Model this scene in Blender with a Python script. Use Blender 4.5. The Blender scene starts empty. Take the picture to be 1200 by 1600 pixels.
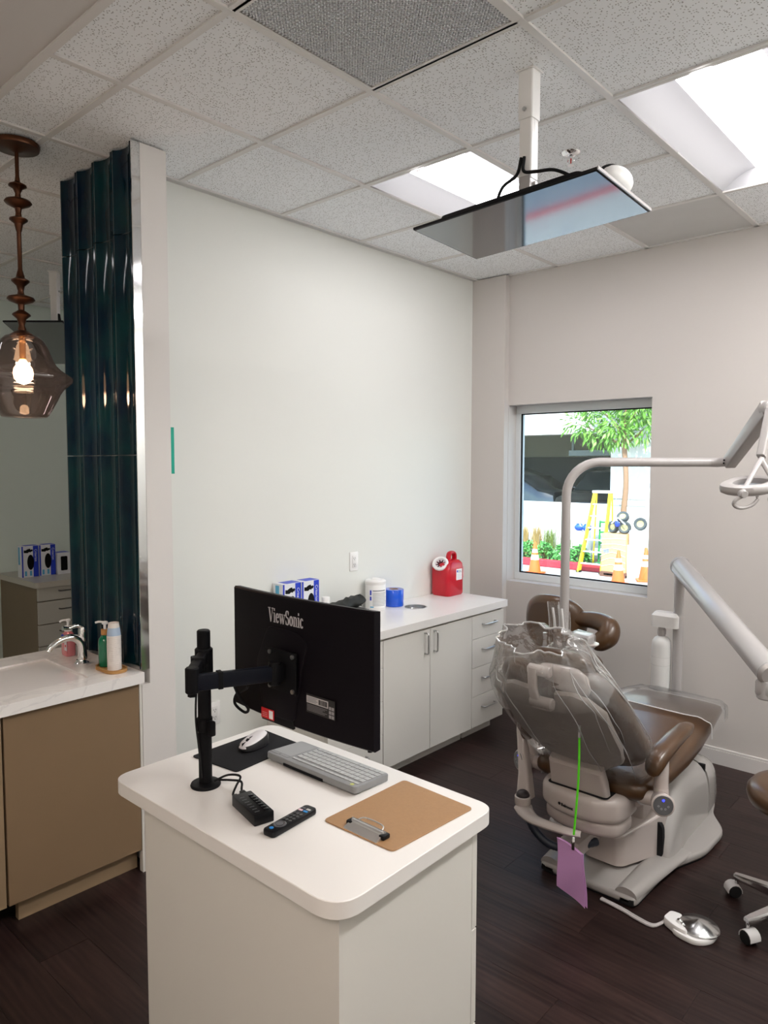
import bpy, bmesh, math, random
from mathutils import Vector, Matrix, noise
random.seed(7)
C = bpy.context.scene.collection
SC = bpy.context.scene
PI = math.pi

# ------------------------------------------------------------------ camera, world, sun, exposure
H, CZ = 1.755, 3.07
yaw, pitch, roll, F = -0.731109854, -0.0656887635, 0.00156879204, 1126.6581
_cy, _sy, _cp, _sp = math.cos(yaw), math.sin(yaw), math.cos(pitch), math.sin(pitch)
fw = Vector((_sy * _cp, _cy * _cp, _sp)); r0 = Vector((_cy, -_sy, 0)); u0 = r0.cross(fw)
rt = math.cos(roll) * r0 + math.sin(roll) * u0
up = -math.sin(roll) * r0 + math.cos(roll) * u0
cd = bpy.data.cameras.new('camera'); cam = bpy.data.objects.new('camera', cd); C.objects.link(cam)
m = Matrix((rt, up, -fw)).transposed().to_4x4(); m.translation = (0, 0, H); cam.matrix_world = m
cd.sensor_fit = 'VERTICAL'; cd.sensor_height = 24; cd.lens = F * 24 / 1600; cd.clip_start = .02; cd.clip_end = 400
SC.camera = cam
SC.view_settings.view_transform = 'Standard'; SC.view_settings.look = 'None'
SC.view_settings.gamma = 1; SC.view_settings.use_curve_mapping = False
SC.view_settings.exposure = 0.70
SC.cycles.max_bounces = 10; SC.cycles.diffuse_bounces = 6; SC.cycles.glossy_bounces = 6
SC.cycles.transparent_max_bounces = 24; SC.cycles.transmission_bounces = 8
SC.cycles.caustics_reflective = False; SC.cycles.caustics_refractive = False
SC.cycles.sample_clamp_indirect = 4.0
W = bpy.data.worlds.new('world'); SC.world = W; W.use_nodes = True
wn = W.node_tree.nodes; sky = wn.new('ShaderNodeTexSky'); sky.sky_type = 'NISHITA'
sky.sun_disc = False; sky.sun_elevation = math.radians(52); sky.sun_rotation = math.radians(160)
wn['Background'].inputs[1].default_value = 0.55
W.node_tree.links.new(sky.outputs[0], wn['Background'].inputs[0])
sd = bpy.data.lights.new('sun', 'SUN'); sd.energy = 6.3; sd.angle = .009; sd.color = (1, .96, .88)
sun = bpy.data.objects.new('sun', sd); C.objects.link(sun)
sun.rotation_euler = Vector((-.38, .72, -.95)).to_track_quat('-Z', 'Y').to_euler()
LENS = 6.0           # fixtures in view, also the unseen ones added on the left
LENS2 = 32.0         # fixtures added for brightness out of view, behind and right of the camera
          # emission of the ceiling light lenses

# ------------------------------------------------------------------ materials
MC = {}
def mat(name, col, rough=.5, metal=0., spec=.5, bump=None, var=None, coat=0., emit=None, trans=0., ior=1.45, alpha=1., sheen=0.):
    if name in MC: return MC[name]
    M = bpy.data.materials.new(name); M.use_nodes = True; n = M.node_tree.nodes; l = M.node_tree.links
    b = n['Principled BSDF']
    b.inputs['Base Color'].default_value = (*col, 1); b.inputs['Roughness'].default_value = rough
    b.inputs['Metallic'].default_value = metal; b.inputs['Specular IOR Level'].default_value = spec
    b.inputs['Coat Weight'].default_value = coat; b.inputs['Coat Roughness'].default_value = .06
    b.inputs['IOR'].default_value = ior; b.inputs['Transmission Weight'].default_value = trans; b.inputs['Alpha'].default_value = alpha
    if sheen: b.inputs['Sheen Weight'].default_value = sheen
    if emit:
        b.inputs['Emission Color'].default_value = (*emit[0], 1); b.inputs['Emission Strength'].default_value = emit[1]
    if var or bump:
        tc = n.new('ShaderNodeNewGeometry')
    if var:                                   # (scale, amount)
        t = n.new('ShaderNodeTexNoise'); t.inputs['Scale'].default_value = var[0]; t.inputs['Detail'].default_value = 4
        l.new(tc.outputs['Position'], t.inputs['Vector'])
        mx = n.new('ShaderNodeMix'); mx.data_type = 'RGBA'
        mx.inputs[6].default_value = (*[c * (1 - var[1]) for c in col], 1)
        mx.inputs[7].default_value = (*[min(1, c * (1 + var[1])) for c in col], 1)
        l.new(t.outputs['Fac'], mx.inputs[0]); l.new(mx.outputs[2], b.inputs['Base Color'])
    if bump:                                  # (scale, strength, distance)
        t = n.new('ShaderNodeTexNoise'); t.inputs['Scale'].default_value = bump[0]; t.inputs['Detail'].default_value = 3
        l.new(tc.outputs['Position'], t.inputs['Vector'])
        bp = n.new('ShaderNodeBump'); bp.inputs['Strength'].default_value = bump[1]; bp.inputs['Distance'].default_value = bump[2]
        l.new(t.outputs['Fac'], bp.inputs['Height']); l.new(bp.outputs[0], b.inputs['Normal'])
    MC[name] = M; return M

def film(name, tint=(1, 1, 1), gloss=.12, haze=.10, rough=.12, bump=None, fres=.5):
    """thin clear sheet: transparent, with a sharp sheen and a little milky haze"""
    M = bpy.data.materials.new(name); M.use_nodes = True; n = M.node_tree.nodes; l = M.node_tree.links
    n.remove(n['Principled BSDF']); out = n['Material Output']
    tr = n.new('ShaderNodeBsdfTransparent'); tr.inputs[0].default_value = (*tint, 1)
    gl = n.new('ShaderNodeBsdfGlossy'); gl.inputs['Roughness'].default_value = rough; gl.inputs[0].default_value = (.95, .95, .95, 1)
    df = n.new('ShaderNodeBsdfDiffuse'); df.inputs[0].default_value = (.85, .85, .85, 1)
    a = n.new('ShaderNodeMixShader'); a.inputs[0].default_value = haze; l.new(tr.outputs[0], a.inputs[1]); l.new(df.outputs[0], a.inputs[2])
    lw = n.new('ShaderNodeLayerWeight'); lw.inputs[0].default_value = .25
    mp = n.new('ShaderNodeMapRange'); mp.inputs[3].default_value = gloss; mp.inputs[4].default_value = gloss + fres
    l.new(lw.outputs['Fresnel'], mp.inputs[0])
    b = n.new('ShaderNodeMixShader'); l.new(mp.outputs[0], b.inputs[0]); l.new(a.outputs[0], b.inputs[1]); l.new(gl.outputs[0], b.inputs[2])
    if bump:
        g = n.new('ShaderNodeNewGeometry'); t = n.new('ShaderNodeTexNoise'); t.inputs['Scale'].default_value = bump[0]; t.inputs['Detail'].default_value = 3
        l.new(g.outputs['Position'], t.inputs['Vector']); bp = n.new('ShaderNodeBump'); bp.inputs['Strength'].default_value = bump[1]; bp.inputs['Distance'].default_value = bump[2]
        l.new(t.outputs['Fac'], bp.inputs['Height']); l.new(bp.outputs[0], gl.inputs['Normal']); l.new(bp.outputs[0], lw.inputs['Normal'])
    l.new(b.outputs[0], out.inputs[0]); return M

def ceiling_tile_mat():
    M = mat('acoustic_tile', (.91, .925, .94), .9, spec=.1); n = M.node_tree.nodes; l = M.node_tree.links; b = n['Principled BSDF']
    g = n.new('ShaderNodeNewGeometry'); prev = None
    for sc, th, seed in ((120, .24, 0), (62, .15, 3.3)):
        v = n.new('ShaderNodeTexVoronoi'); v.inputs['Scale'].default_value = sc; v.voronoi_dimensions = '2D'
        ad = n.new('ShaderNodeVectorMath'); ad.operation = 'ADD'; ad.inputs[1].default_value = (seed, seed, 0)
        l.new(g.outputs['Position'], ad.inputs[0]); l.new(ad.outputs[0], v.inputs['Vector'])
        lt = n.new('ShaderNodeMath'); lt.operation = 'LESS_THAN'; lt.inputs[1].default_value = th; l.new(v.outputs['Distance'], lt.inputs[0])
        sep = n.new('ShaderNodeSeparateColor'); l.new(v.outputs['Color'], sep.inputs[0])
        gt = n.new('ShaderNodeMath'); gt.operation = 'GREATER_THAN'; gt.inputs[1].default_value = .70; l.new(sep.outputs[0], gt.inputs[0])
        mu = n.new('ShaderNodeMath'); mu.operation = 'MULTIPLY'; l.new(lt.outputs[0], mu.inputs[0]); l.new(gt.outputs[0], mu.inputs[1])
        if prev is None: prev = mu
        else:
            mx = n.new('ShaderNodeMath'); mx.operation = 'MAXIMUM'; l.new(prev.outputs[0], mx.inputs[0]); l.new(mu.outputs[0], mx.inputs[1]); prev = mx
    c = n.new('ShaderNodeMix'); c.data_type = 'RGBA'; c.inputs[6].default_value = (.91, .925, .94, 1); c.inputs[7].default_value = (.38, .37, .36, 1)
    l.new(prev.outputs[0], c.inputs[0]); l.new(c.outputs[2], b.inputs['Base Color'])
    bp = n.new('ShaderNodeBump'); bp.invert = True; bp.inputs['Strength'].default_value = .4; bp.inputs['Distance'].default_value = .002
    l.new(prev.outputs[0], bp.inputs['Height']); l.new(bp.outputs[0], b.inputs['Normal'])
    return M

def plank_mat():
    M = mat('dark_wood_vinyl', (.05, .03, .025), .38, spec=.32); n = M.node_tree.nodes; l = M.node_tree.links; b = n['Principled BSDF']
    g = n.new('ShaderNodeNewGeometry'); oi = n.new('ShaderNodeObjectInfo')
    sc = n.new('ShaderNodeVectorMath'); sc.operation = 'MULTIPLY'; sc.inputs[1].default_value = (1.3, 13, 1); l.new(g.outputs['Position'], sc.inputs[0])
    cb = n.new('ShaderNodeCombineXYZ'); ml = n.new('ShaderNodeMath'); ml.operation = 'MULTIPLY'; ml.inputs[1].default_value = 40; l.new(oi.outputs['Random'], ml.inputs[0])
    l.new(ml.outputs[0], cb.inputs[0]); l.new(ml.outputs[0], cb.inputs[2])
    ad = n.new('ShaderNodeVectorMath'); l.new(sc.outputs[0], ad.inputs[0]); l.new(cb.outputs[0], ad.inputs[1])
    t = n.new('ShaderNodeTexNoise'); t.inputs['Scale'].default_value = 1.6; t.inputs['Detail'].default_value = 8; t.inputs['Roughness'].default_value = .62; t.inputs['Distortion'].default_value = 1.3
    l.new(ad.outputs[0], t.inputs['Vector'])
    wv = n.new('ShaderNodeTexWave'); wv.inputs['Scale'].default_value = .9; wv.inputs['Distortion'].default_value = 9; wv.inputs['Detail'].default_value = 3; wv.bands_direction = 'Y'
    l.new(ad.outputs[0], wv.inputs['Vector'])
    mx0 = n.new('ShaderNodeMix'); mx0.inputs[0].default_value = .12; l.new(t.outputs['Fac'], mx0.inputs[2]); l.new(wv.outputs['Fac'], mx0.inputs[3])
    r = n.new('ShaderNodeValToRGB'); r.color_ramp.elements[0].position = .28; r.color_ramp.elements[0].color = (.008, .004, .004, 1)
    r.color_ramp.elements[1].position = .78; r.color_ramp.elements[1].color = (.042, .022, .019, 1)
    l.new(mx0.outputs[0], r.inputs[0])
    hv = n.new('ShaderNodeHueSaturation'); mr = n.new('ShaderNodeMapRange'); mr.inputs[3].default_value = .75; mr.inputs[4].default_value = 1.3
    l.new(oi.outputs['Random'], mr.inputs[0]); l.new(mr.outputs[0], hv.inputs['Value']); l.new(r.outputs[0], hv.inputs['Color'])
    l.new(hv.outputs[0], b.inputs['Base Color'])
    bp = n.new('ShaderNodeBump'); bp.inputs['Strength'].default_value = .25; bp.inputs['Distance'].default_value = .002
    l.new(mx0.outputs[0], bp.inputs['Height']); l.new(bp.outputs[0], b.inputs['Normal'])
    return M

def marble_mat():
    M = mat('white_quartz', (.82, .80, .78), .12, spec=.5); n = M.node_tree.nodes; l = M.node_tree.links; b = n['Principled BSDF']
    g = n.new('ShaderNodeNewGeometry'); t = n.new('ShaderNodeTexNoise'); t.inputs['Scale'].default_value = 5; t.inputs['Detail'].default_value = 6; t.inputs['Distortion'].default_value = 1.6
    l.new(g.outputs['Position'], t.inputs['Vector']); r = n.new('ShaderNodeValToRGB'); e = r.color_ramp.elements
    e[0].position = .46; e[0].color = (.84, .82, .80, 1); e[1].position = .5; e[1].color = (.74, .72, .71, 1); x = r.color_ramp.elements.new(.54); x.color = (.84, .82, .80, 1)
    l.new(t.outputs['Fac'], r.inputs[0]); l.new(r.outputs[0], b.inputs['Base Color']); return M

def teal_mat():
    M = mat('teal_glaze', (.004, .045, .065), .08, spec=.30, coat=0.); n = M.node_tree.nodes; l = M.node_tree.links; b = n['Principled BSDF']
    g = n.new('ShaderNodeNewGeometry'); t = n.new('ShaderNodeTexNoise'); t.inputs['Scale'].default_value = 6; t.inputs['Detail'].default_value = 3
    l.new(g.outputs['Position'], t.inputs['Vector']); r = n.new('ShaderNodeValToRGB'); e = r.color_ramp.elements
    e[0].position = .35; e[0].color = (.0015, .009, .024, 1); e[1].position = .7; e[1].color = (.0025, .028, .034, 1)
    l.new(t.outputs['Fac'], r.inputs[0]); l.new(r.outputs[0], b.inputs['Base Color']); return M

wallp = mat('wall_paint', (.74, .75, .715), .55, spec=.25, bump=(260, .12, .001))
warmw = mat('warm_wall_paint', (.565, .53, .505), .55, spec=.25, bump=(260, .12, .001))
tilem, plankm, quartz, teal = ceiling_tile_mat(), plank_mat(), marble_mat(), teal_mat()
drywall = mat('ceiling_paint', (.62, .59, .57), .7, spec=.2, bump=(200, .1, .001))
gridm = mat('grid_enamel', (.72, .70, .68), .4)
lam = mat('cream_laminate', (.70, .68, .635), .38, spec=.4, bump=(500, .05, .0005))
lamtop = mat('white_laminate', (.80, .775, .75), .28, spec=.45)
tan = mat('tan_laminate', (.215, .145, .085), .38, spec=.4, var=(3, .06))
tan2 = mat('tan_kick_laminate', (.27, .19, .115), .42, spec=.4)
chrome = mat('chrome', (.86, .86, .86), .07, 1.)
steel = mat('brushed_steel', (.55, .55, .55), .28, 1.)
blackp = mat('black_plastic', (.005, .005, .006), .38, spec=.25)
blackm = mat('black_matte', (.004, .004, .005), .5, spec=.15)
blackg = mat('black_gloss', (.006, .006, .008), .12)
rubber = mat('black_rubber', (.012, .012, .013), .75, spec=.2)
white = mat('white_plastic', (.82, .81, .80), .3)
beige = mat('chair_shell_plastic', (.47, .415, .39), .22, spec=.5, coat=.25)
greyp = mat('chair_base_plastic', (.33, .31, .295), .3, spec=.5, coat=.15)
leather = mat('brown_leather', (.068, .032, .012), .30, spec=.6, coat=.12, bump=(380, .18, .0012), var=(8, .12))
silver = mat('silver_enamel', (.50, .48, .475), .25, .25)
bronze = mat('antique_bronze', (.075, .026, .010), .36, .7, var=(25, .3))
paper = mat('white_paper', (.85, .85, .84), .6)
cardblue = mat('box_blue', (.015, .045, .50), .4)
cyan = mat('box_cyan', (.10, .42, .66), .4)
redp = mat('red_plastic', (.50, .004, .018), .3, coat=.2)
trimw = mat('white_trim', (.66, .63, .615), .35)
alum = mat('window_aluminium', (.66, .69, .70), .35)
wrap = film('clear_film_wrap', (.985, .985, .985), .035, .06, .12, (13, .7, .02), .55)
sleeve = film('clear_film_sleeve', (.97, .97, .97), .06, .05, .1, (22, .5, .008), .5)
toefilm = film('clear_vinyl', (.97, .97, .97), .05, .07, .16, (7, .25, .01), .6)
glass = film('window_glass', (.90, .965, .95), .02, .0, .01, None, .5)

# ------------------------------------------------------------------ mesh builder
def rrect(x0, y0, x1, y1, r, n=6):
    P = []
    for cx, cy, a in ((x1 - r, y1 - r, 0), (x0 + r, y1 - r, 90), (x0 + r, y0 + r, 180), (x1 - r, y0 + r, 270)):
        for i in range(n + 1):
            t = math.radians(a + 90 * i / n); P.append((cx + r * math.cos(t), cy + r * math.sin(t)))
    return P
def rpoly(pts, rad, n=5):
    """round the corners of a polygon"""
    out = []; N = len(pts)
    if not hasattr(rad, '__len__'): rad = [rad] * N
    for i in range(N):
        p = Vector(pts[i]); a = Vector(pts[i - 1]) - p; b = Vector(pts[(i + 1) % N]) - p
        r = min(rad[i], a.length * .48, b.length * .48)
        if r < 1e-5: out.append(tuple(p)); continue
        s = p + a.normalized() * r; e = p + b.normalized() * r
        for k in range(n + 1):
            t = k / n; q = s * (1 - t) ** 2 + p * 2 * t * (1 - t) + e * t * t; out.append(tuple(q))
    return out
def catmull(P, sub=6, closed=False):
    P = [Vector(p) for p in P]; N = len(P); out = []
    if N < 3: return P
    rng = range(N) if closed else range(N - 1)
    for i in rng:
        p1, p2 = P[i], P[(i + 1) % N]
        p0 = P[i - 1] if (closed or i > 0) else p1 * 2 - p2
        p3 = P[(i + 2) % N] if (closed or i + 2 < N) else p2 * 2 - p1
        for k in range(sub):
            t = k / sub
            out.append(.5 * ((2 * p1) + (p2 - p0) * t + (2 * p0 - 5 * p1 + 4 * p2 - p3) * t * t + (3 * p1 - p0 - 3 * p2 + p3) * t ** 3))
    if not closed: out.append(P[-1])
    return out
def frame(o, ex, ey, ez=None):
    ex = Vector(ex).normalized(); ey = Vector(ey); ez = ex.cross(ey).normalized() if ez is None else Vector(ez).normalized(); ey = ez.cross(ex)
    M = Matrix((ex, ey, ez)).transposed().to_4x4(); M.translation = o; return M
YZ = lambda x=0: frame((x, 0, 0), (0, 1, 0), (0, 0, 1))       # local x,y -> world y,z ; extrude along +x
XZ = lambda y=0: frame((0, y, 0), (1, 0, 0), (0, 0, 1))       # local x,y -> world x,z ; extrude along -y

class B:
    def __init__(s): s.bm = bmesh.new()
    def add(s, t, M=None):
        if M is not None: bmesh.ops.transform(t, matrix=M, verts=t.verts)
        me = bpy.data.meshes.new('t'); t.to_mesh(me); t.free(); s.bm.from_mesh(me); bpy.data.meshes.remove(me); return s
    def box(s, x0, y0, z0, x1, y1, z1, bev=0, seg=2, M=None):
        t = bmesh.new(); bmesh.ops.create_cube(t, size=1)
        for v in t.verts: v.co = Vector(((x0 + x1) / 2 + v.co.x * (x1 - x0), (y0 + y1) / 2 + v.co.y * (y1 - y0), (z0 + z1) / 2 + v.co.z * (z1 - z0)))
        if bev: bmesh.ops.bevel(t, geom=t.edges[:], offset=bev, segments=seg, affect='EDGES', profile=.5)
        return s.add(t, M)
    def slab(s, poly, z0, z1, M=None, bev=0, seg=2, both=True):
        t = bmesh.new(); n = len(poly)
        a = [t.verts.new((p[0], p[1], z0)) for p in poly]; b = [t.verts.new((p[0], p[1], z1)) for p in poly]
        bot = t.faces.new(a[::-1]); top = t.faces.new(b)
        for i in range(n): t.faces.new((a[i], a[(i + 1) % n], b[(i + 1) % n], b[i]))
        bmesh.ops.recalc_face_normals(t, faces=t.faces[:])
        if bev:
            E = list(top.edges) + (list(bot.edges) if both else [])
            bmesh.ops.bevel(t, geom=E, offset=bev, segments=seg, affect='EDGES', profile=.5)
        return s.add(t, M)
    def loft(s, rings, cap=True, closed=True, loop=False):
        t = bmesh.new(); R = [[t.verts.new(p) for p in r] for r in rings]; n = len(R[0])
        for i in range(len(R) if loop else len(R) - 1):
            a, b = R[i], R[(i + 1) % len(R)]
            for k in range(n if closed else n - 1):
                try: t.faces.new((a[k], a[(k + 1) % n], b[(k + 1) % n], b[k]))
                except ValueError: pass
        if cap and closed and not loop:
            for r in (R[0], R[-1]):
                try: t.faces.new(r)
                except ValueError: pass
        bmesh.ops.recalc_face_normals(t, faces=t.faces[:]); return s.add(t)
    def cyl(s, p0, p1, r, r1=None, n=20, bev=0):
        p0, p1 = Vector(p0), Vector(p1); d = p1 - p0; r1 = r if r1 is None else r1
        L = d.length
        prof = [(0, 0), (r - bev, 0), (r, bev), (r1, L - bev), (r1 - bev, L), (0, L)] if bev else [(0, 0), (r, 0), (r1, L), (0, L)]
        return s.lathe(prof, p0, d, n)
    def lathe(s, prof, o=(0, 0, 0), axis=(0, 0, 1), n=24):
        t = bmesh.new(); M = Vector((0, 0, 1)).rotation_difference(Vector(axis)).to_matrix().to_4x4(); M.translation = Vector(o)
        R = []
        for r, z in prof:
            if r < 1e-6: R.append([t.verts.new((0, 0, z))])
            else: R.append([t.verts.new((r * math.cos(2 * PI * k / n), r * math.sin(2 * PI * k / n), z)) for k in range(n)])
        for a, b in zip(R, R[1:]):
            for k in range(n):
                q = [a[k % len(a)], a[(k + 1) % len(a)], b[(k + 1) % len(b)], b[k % len(b)]]
                u = []
                for v in q:
                    if v not in u: u.append(v)
                if len(u) > 2: t.faces.new(u)
        bmesh.ops.recalc_face_normals(t, faces=t.faces[:]); return s.add(t, M)
    def tube(s, pts, r, n=10, sub=6, closed=False, flat=None):
        P = catmull(pts, sub, closed) if sub > 1 else [Vector(p) for p in pts]; N = len(P)
        rr = r if hasattr(r, '__len__') else None
        T = []
        for i in range(N):
            a = P[i - 1] if (i > 0 or closed) else P[0]; b = P[(i + 1) % N] if (i < N - 1 or closed) else P[-1]; T.append((b - a).normalized())
        ref = Vector((0, 0, 1)) if abs(T[0].z) < .9 else Vector((1, 0, 0)); nrm = (ref - T[0] * ref.dot(T[0])).normalized()
        rings = []
        for i in range(N):
            nrm = (nrm - T[i] * nrm.dot(T[i])).normalized(); bi = T[i].cross(nrm)
            if rr: f = i / (N - 1) * (len(rr) - 1); k = min(int(f), len(rr) - 2); ra = rr[k] + (rr[k + 1] - rr[k]) * (f - k)
            else: ra = r
            fl = flat or 1
            rings.append([P[i] + (nrm * math.cos(2 * PI * k / n) * fl + bi * math.sin(2 * PI * k / n)) * ra for k in range(n)])
        return s.loft(rings, cap=not closed, loop=closed)
    def ball(s, c, r, n=20, m=12):
        rx, ry, rz = r if hasattr(r, '__len__') else (r, r, r)
        t = bmesh.new(); bmesh.ops.create_uvsphere(t, u_segments=n, v_segments=m, radius=1)
        for v in t.verts: v.co = Vector((c[0] + v.co.x * rx, c[1] + v.co.y * ry, c[2] + v.co.z * rz))
        return s.add(t)
    def quad(s, a, b, c, d):
        t = bmesh.new(); t.faces.new([t.verts.new(p) for p in (a, b, c, d)]); return s.add(t)

WM = {}
def wm(o):
    return WM.get(o.name, Matrix.Identity(4))
def obj(name, b, m, parent=None, smooth=True, local=False, ang=38, kind=None, label=None):
    """link a builder as one mesh object; its verts are world coordinates unless local"""
    bm = b.bm; bmesh.ops.remove_doubles(bm, verts=bm.verts, dist=1e-6)
    M = wm(parent) if parent else Matrix.Identity(4)
    if parent and not local: bmesh.ops.transform(bm, matrix=M.inverted(), verts=bm.verts)
    if smooth:
        lim = math.radians(ang)
        for f in bm.faces: f.smooth = True
        for e in bm.edges:
            if len(e.link_faces) == 2 and e.calc_face_angle(0) > lim: e.smooth = False
    me = bpy.data.meshes.new(name); bm.to_mesh(me); bm.free()
    for x in (m if isinstance(m, (list, tuple)) else [m]): me.materials.append(x)
    o = bpy.data.objects.new(name, me); C.objects.link(o)
    if parent: o.parent = parent
    WM[o.name] = M
    if kind: o['kind'] = kind
    if label: o['label'] = label
    return o
def tag(o, label, cat, group=None):
    o['label'] = label; o['category'] = cat
    if group: o['group'] = group
    return o
def thing(name, label, cat, loc=(0, 0, 0), rz=0, group=None):
    o = bpy.data.objects.new(name, None); C.objects.link(o); o.empty_display_size = .1
    o.location = loc; o.rotation_euler = (0, 0, rz)
    WM[o.name] = Matrix.Translation(loc) @ Matrix.Rotation(rz, 4, 'Z')
    return tag(o, label, cat, group)
def struct(name, b, m, parent=None, smooth=False):
    o = obj(name, b, m, parent, smooth)
    if not parent: o['kind'] = 'structure'
    return o
def dup(root, loc, rz=0, label=None, group=None, cat=None):
    def cp(o, par):
        c = o.copy(); C.objects.link(c); c.parent = par
        for ch in list(o.children): cp(ch, c)
        return c
    r = cp(root, None); r.location = loc; r.rotation_euler = (0, 0, rz)
    WM[r.name] = Matrix.Translation(loc) @ Matrix.Rotation(rz, 4, 'Z')
    if label: r['label'] = label
    if group: r['group'] = group
    return r
def text(name, body, size, o, ex, ey, m, parent, ext=.0003, align='LEFT', sx=1., bold=0.):
    cu = bpy.data.curves.new(name, 'FONT'); cu.body = body; cu.size = size; cu.extrude = ext; cu.align_x = align; cu.offset = bold
    cu.resolution_u = 3; cu.materials.append(m)
    t0_ = bpy.data.objects.new('lettering_curve', cu); C.objects.link(t0_)
    me = bpy.data.meshes.new_from_object(t0_.evaluated_get(bpy.context.evaluated_depsgraph_get()))
    bpy.data.objects.remove(t0_); bpy.data.curves.remove(cu)
    if not me.materials: me.materials.append(m)
    t = bpy.data.objects.new(name, me); C.objects.link(t)
    M = frame(o, ex, ey) @ Matrix.Diagonal((sx, 1, 1, 1))
    if parent: t.parent = parent          # coordinates local to the parent
    t.matrix_local = M; return t

# ================================================================== THE SETTING
XL, XR, YN, YF = -6.25, .80, -2.2, 4.40            # room limits
WX0, WX1, WZ0, WZ1 = -2.766, -1.747, .93, 2.172     # window opening in the far wall
# floor: a slab with every plank in reach of the view laid on it
floor = struct('floor', B().box(XL, YN, -.06, -3.42, YF, 0).box(-3.42, YN, -.06, XR, -.6, 0).box(-3.42, -.6, -.06, XR, YF, -.004), mat('bounce_vinyl', (.62, .60, .57), .4))  # pale vinyl beyond the planks is invented, to bounce light onto the ceiling
_pl = {}
def plank(x0, x1, y0, y1):
    k = (round(x1 - x0, 3), round(y1 - y0, 3))
    if k not in _pl:
        b = B().box(.0006, .0006, -.004, k[0] - .0006, k[1] - .0006, 0); o = obj('plank', b, plankm, floor, smooth=False); _pl[k] = o; o.location = (x0, y0, 0); return
    o = _pl[k].copy(); C.objects.link(o); o.parent = floor; o.location = (x0, y0, 0)
row, y = 0, -.6
while y < YF - 1e-3:
    y1 = min(y + .178, YF); x = -3.42 - (row * .443 % 1.22)
    while x < XR - 1e-3:
        a, b_ = max(x, -3.42), min(x + 1.22, XR)
        if b_ - a > .02: plank(a, b_, y, y1)
        x += 1.22
    y = y1; row += 1

# walls
struct('wall_left', B().box(-3.16, 1.711, 0, -3.045, YF, 3.066), wallp)
b = B().box(XL - .1, YF, -.8, WX0, YF + .2, 3.3).box(WX1, YF, -.8, XR + .1, YF + .2, 3.3)
b.box(WX0, YF, -.8, WX1, YF + .2, WZ0).box(WX0, YF, WZ1, WX1, YF + .2, 3.3)
struct('wall_far', b, warmw)
struct('wall_pilaster', B().box(-3.045, 4.345, 0, -2.768, YF, 3.066), warmw)
struct('wall_right', B().box(XR, YN, 0, XR + .1, YF, 3.3), wallp)
struct('wall_near', B().box(XL, YN - .1, 0, XR, YN, 3.3), wallp)
struct('wall_neighbour', B().box(XL - .1, YN, 0, XL, YF, 3.3), mat('neighbour_paint', (.70, .79, .735), .6, spec=.2))
# wing wall end with teal fluted tiles
wing = struct('wall_wing', B().box(-3.416, 1.590, 0, -2.770, 1.711, 3.066).box(-3.416, 1.5815, .885, -2.775, 1.590, 3.066).box(-2.80, 1.553, 0, -2.770, 1.590, .82), mat('wing_paint', (.70, .675, .655), .55, spec=.25, bump=(260, .12, .001)))
TX = [-3.416, -3.254, -3.093, -2.931, -2.773]; TZ = [.884, 1.793, 2.718, 3.064]
for i in range(4):
    for j in range(3):
        x0, x1, z0, z1 = TX[i] + .0014, TX[i + 1] - .0014, TZ[j] + .002, TZ[j + 1] - .002
        N = 14; pf = [(x0, 1.5815), (x0, 1.553), (x0 + .010, 1.5515)]
        for k in range(1, N): t = k / N; pf.append((x0 + .010 + (x1 - x0 - .020) * t, 1.5515 + .0235 * math.sin(PI * t) ** .62))
        pf += [(x1 - .010, 1.5515), (x1, 1.553), (x1, 1.5815)]
        obj('tile', B().slab(pf, z0, z1), teal, wing, ang=25)
obj('edge_trim', B().box(-2.773, 1.551, .884, -2.7685, 1.588, 3.064), chrome, wing)
# baseboard on the window wall
b = B().box(-2.765, YF - .014, 0, XR, YF, .082).box(-2.765, YF - .010, .082, XR, YF, .098, .004)
struct('baseboard_far', b, trimw)
# painter's tape on the corner
tag(obj('masking_tape', B().box(-3.0448, 1.872, 1.71, -3.043, 1.897, 1.93), mat('green_tape', (.0, .36, .25), .5)), 'strip of green masking tape stuck upright on the wall by the tiled wing', 'tape')

# window
win = struct('window_1', B().box(WX0, YF + .10, WZ0, WX1, YF + .16, WZ0 + .050, .003).box(WX0, YF + .10, WZ1 - .055, WX1, YF + .16, WZ1, .003)
             .box(WX0, YF + .10, WZ0 + .05, WX0 + .036, YF + .16, WZ1 - .055).box(WX1 - .016, YF + .10, WZ0 + .05, WX1, YF + .16, WZ1 - .055), alum)
obj('window_seal', B().box(WX0 + .036, YF + .112, WZ0 + .050, WX1 - .016, YF + .125, WZ0 + .058).box(WX0 + .036, YF + .112, WZ1 - .063, WX1 - .016, YF + .125, WZ1 - .055).box(WX0 + .036, YF + .112, WZ0 + .05, WX0 + .044, YF + .125, WZ1 - .055).box(WX1 - .024, YF + .112, WZ0 + .05, WX1 - .016, YF + .125, WZ1 - .055), rubber, win)
obj('pane', B().box(WX0 + .036, YF + .13, WZ0 + .05, WX1 - .016, YF + .136, WZ1 - .055), glass, win, smooth=False)

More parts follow.
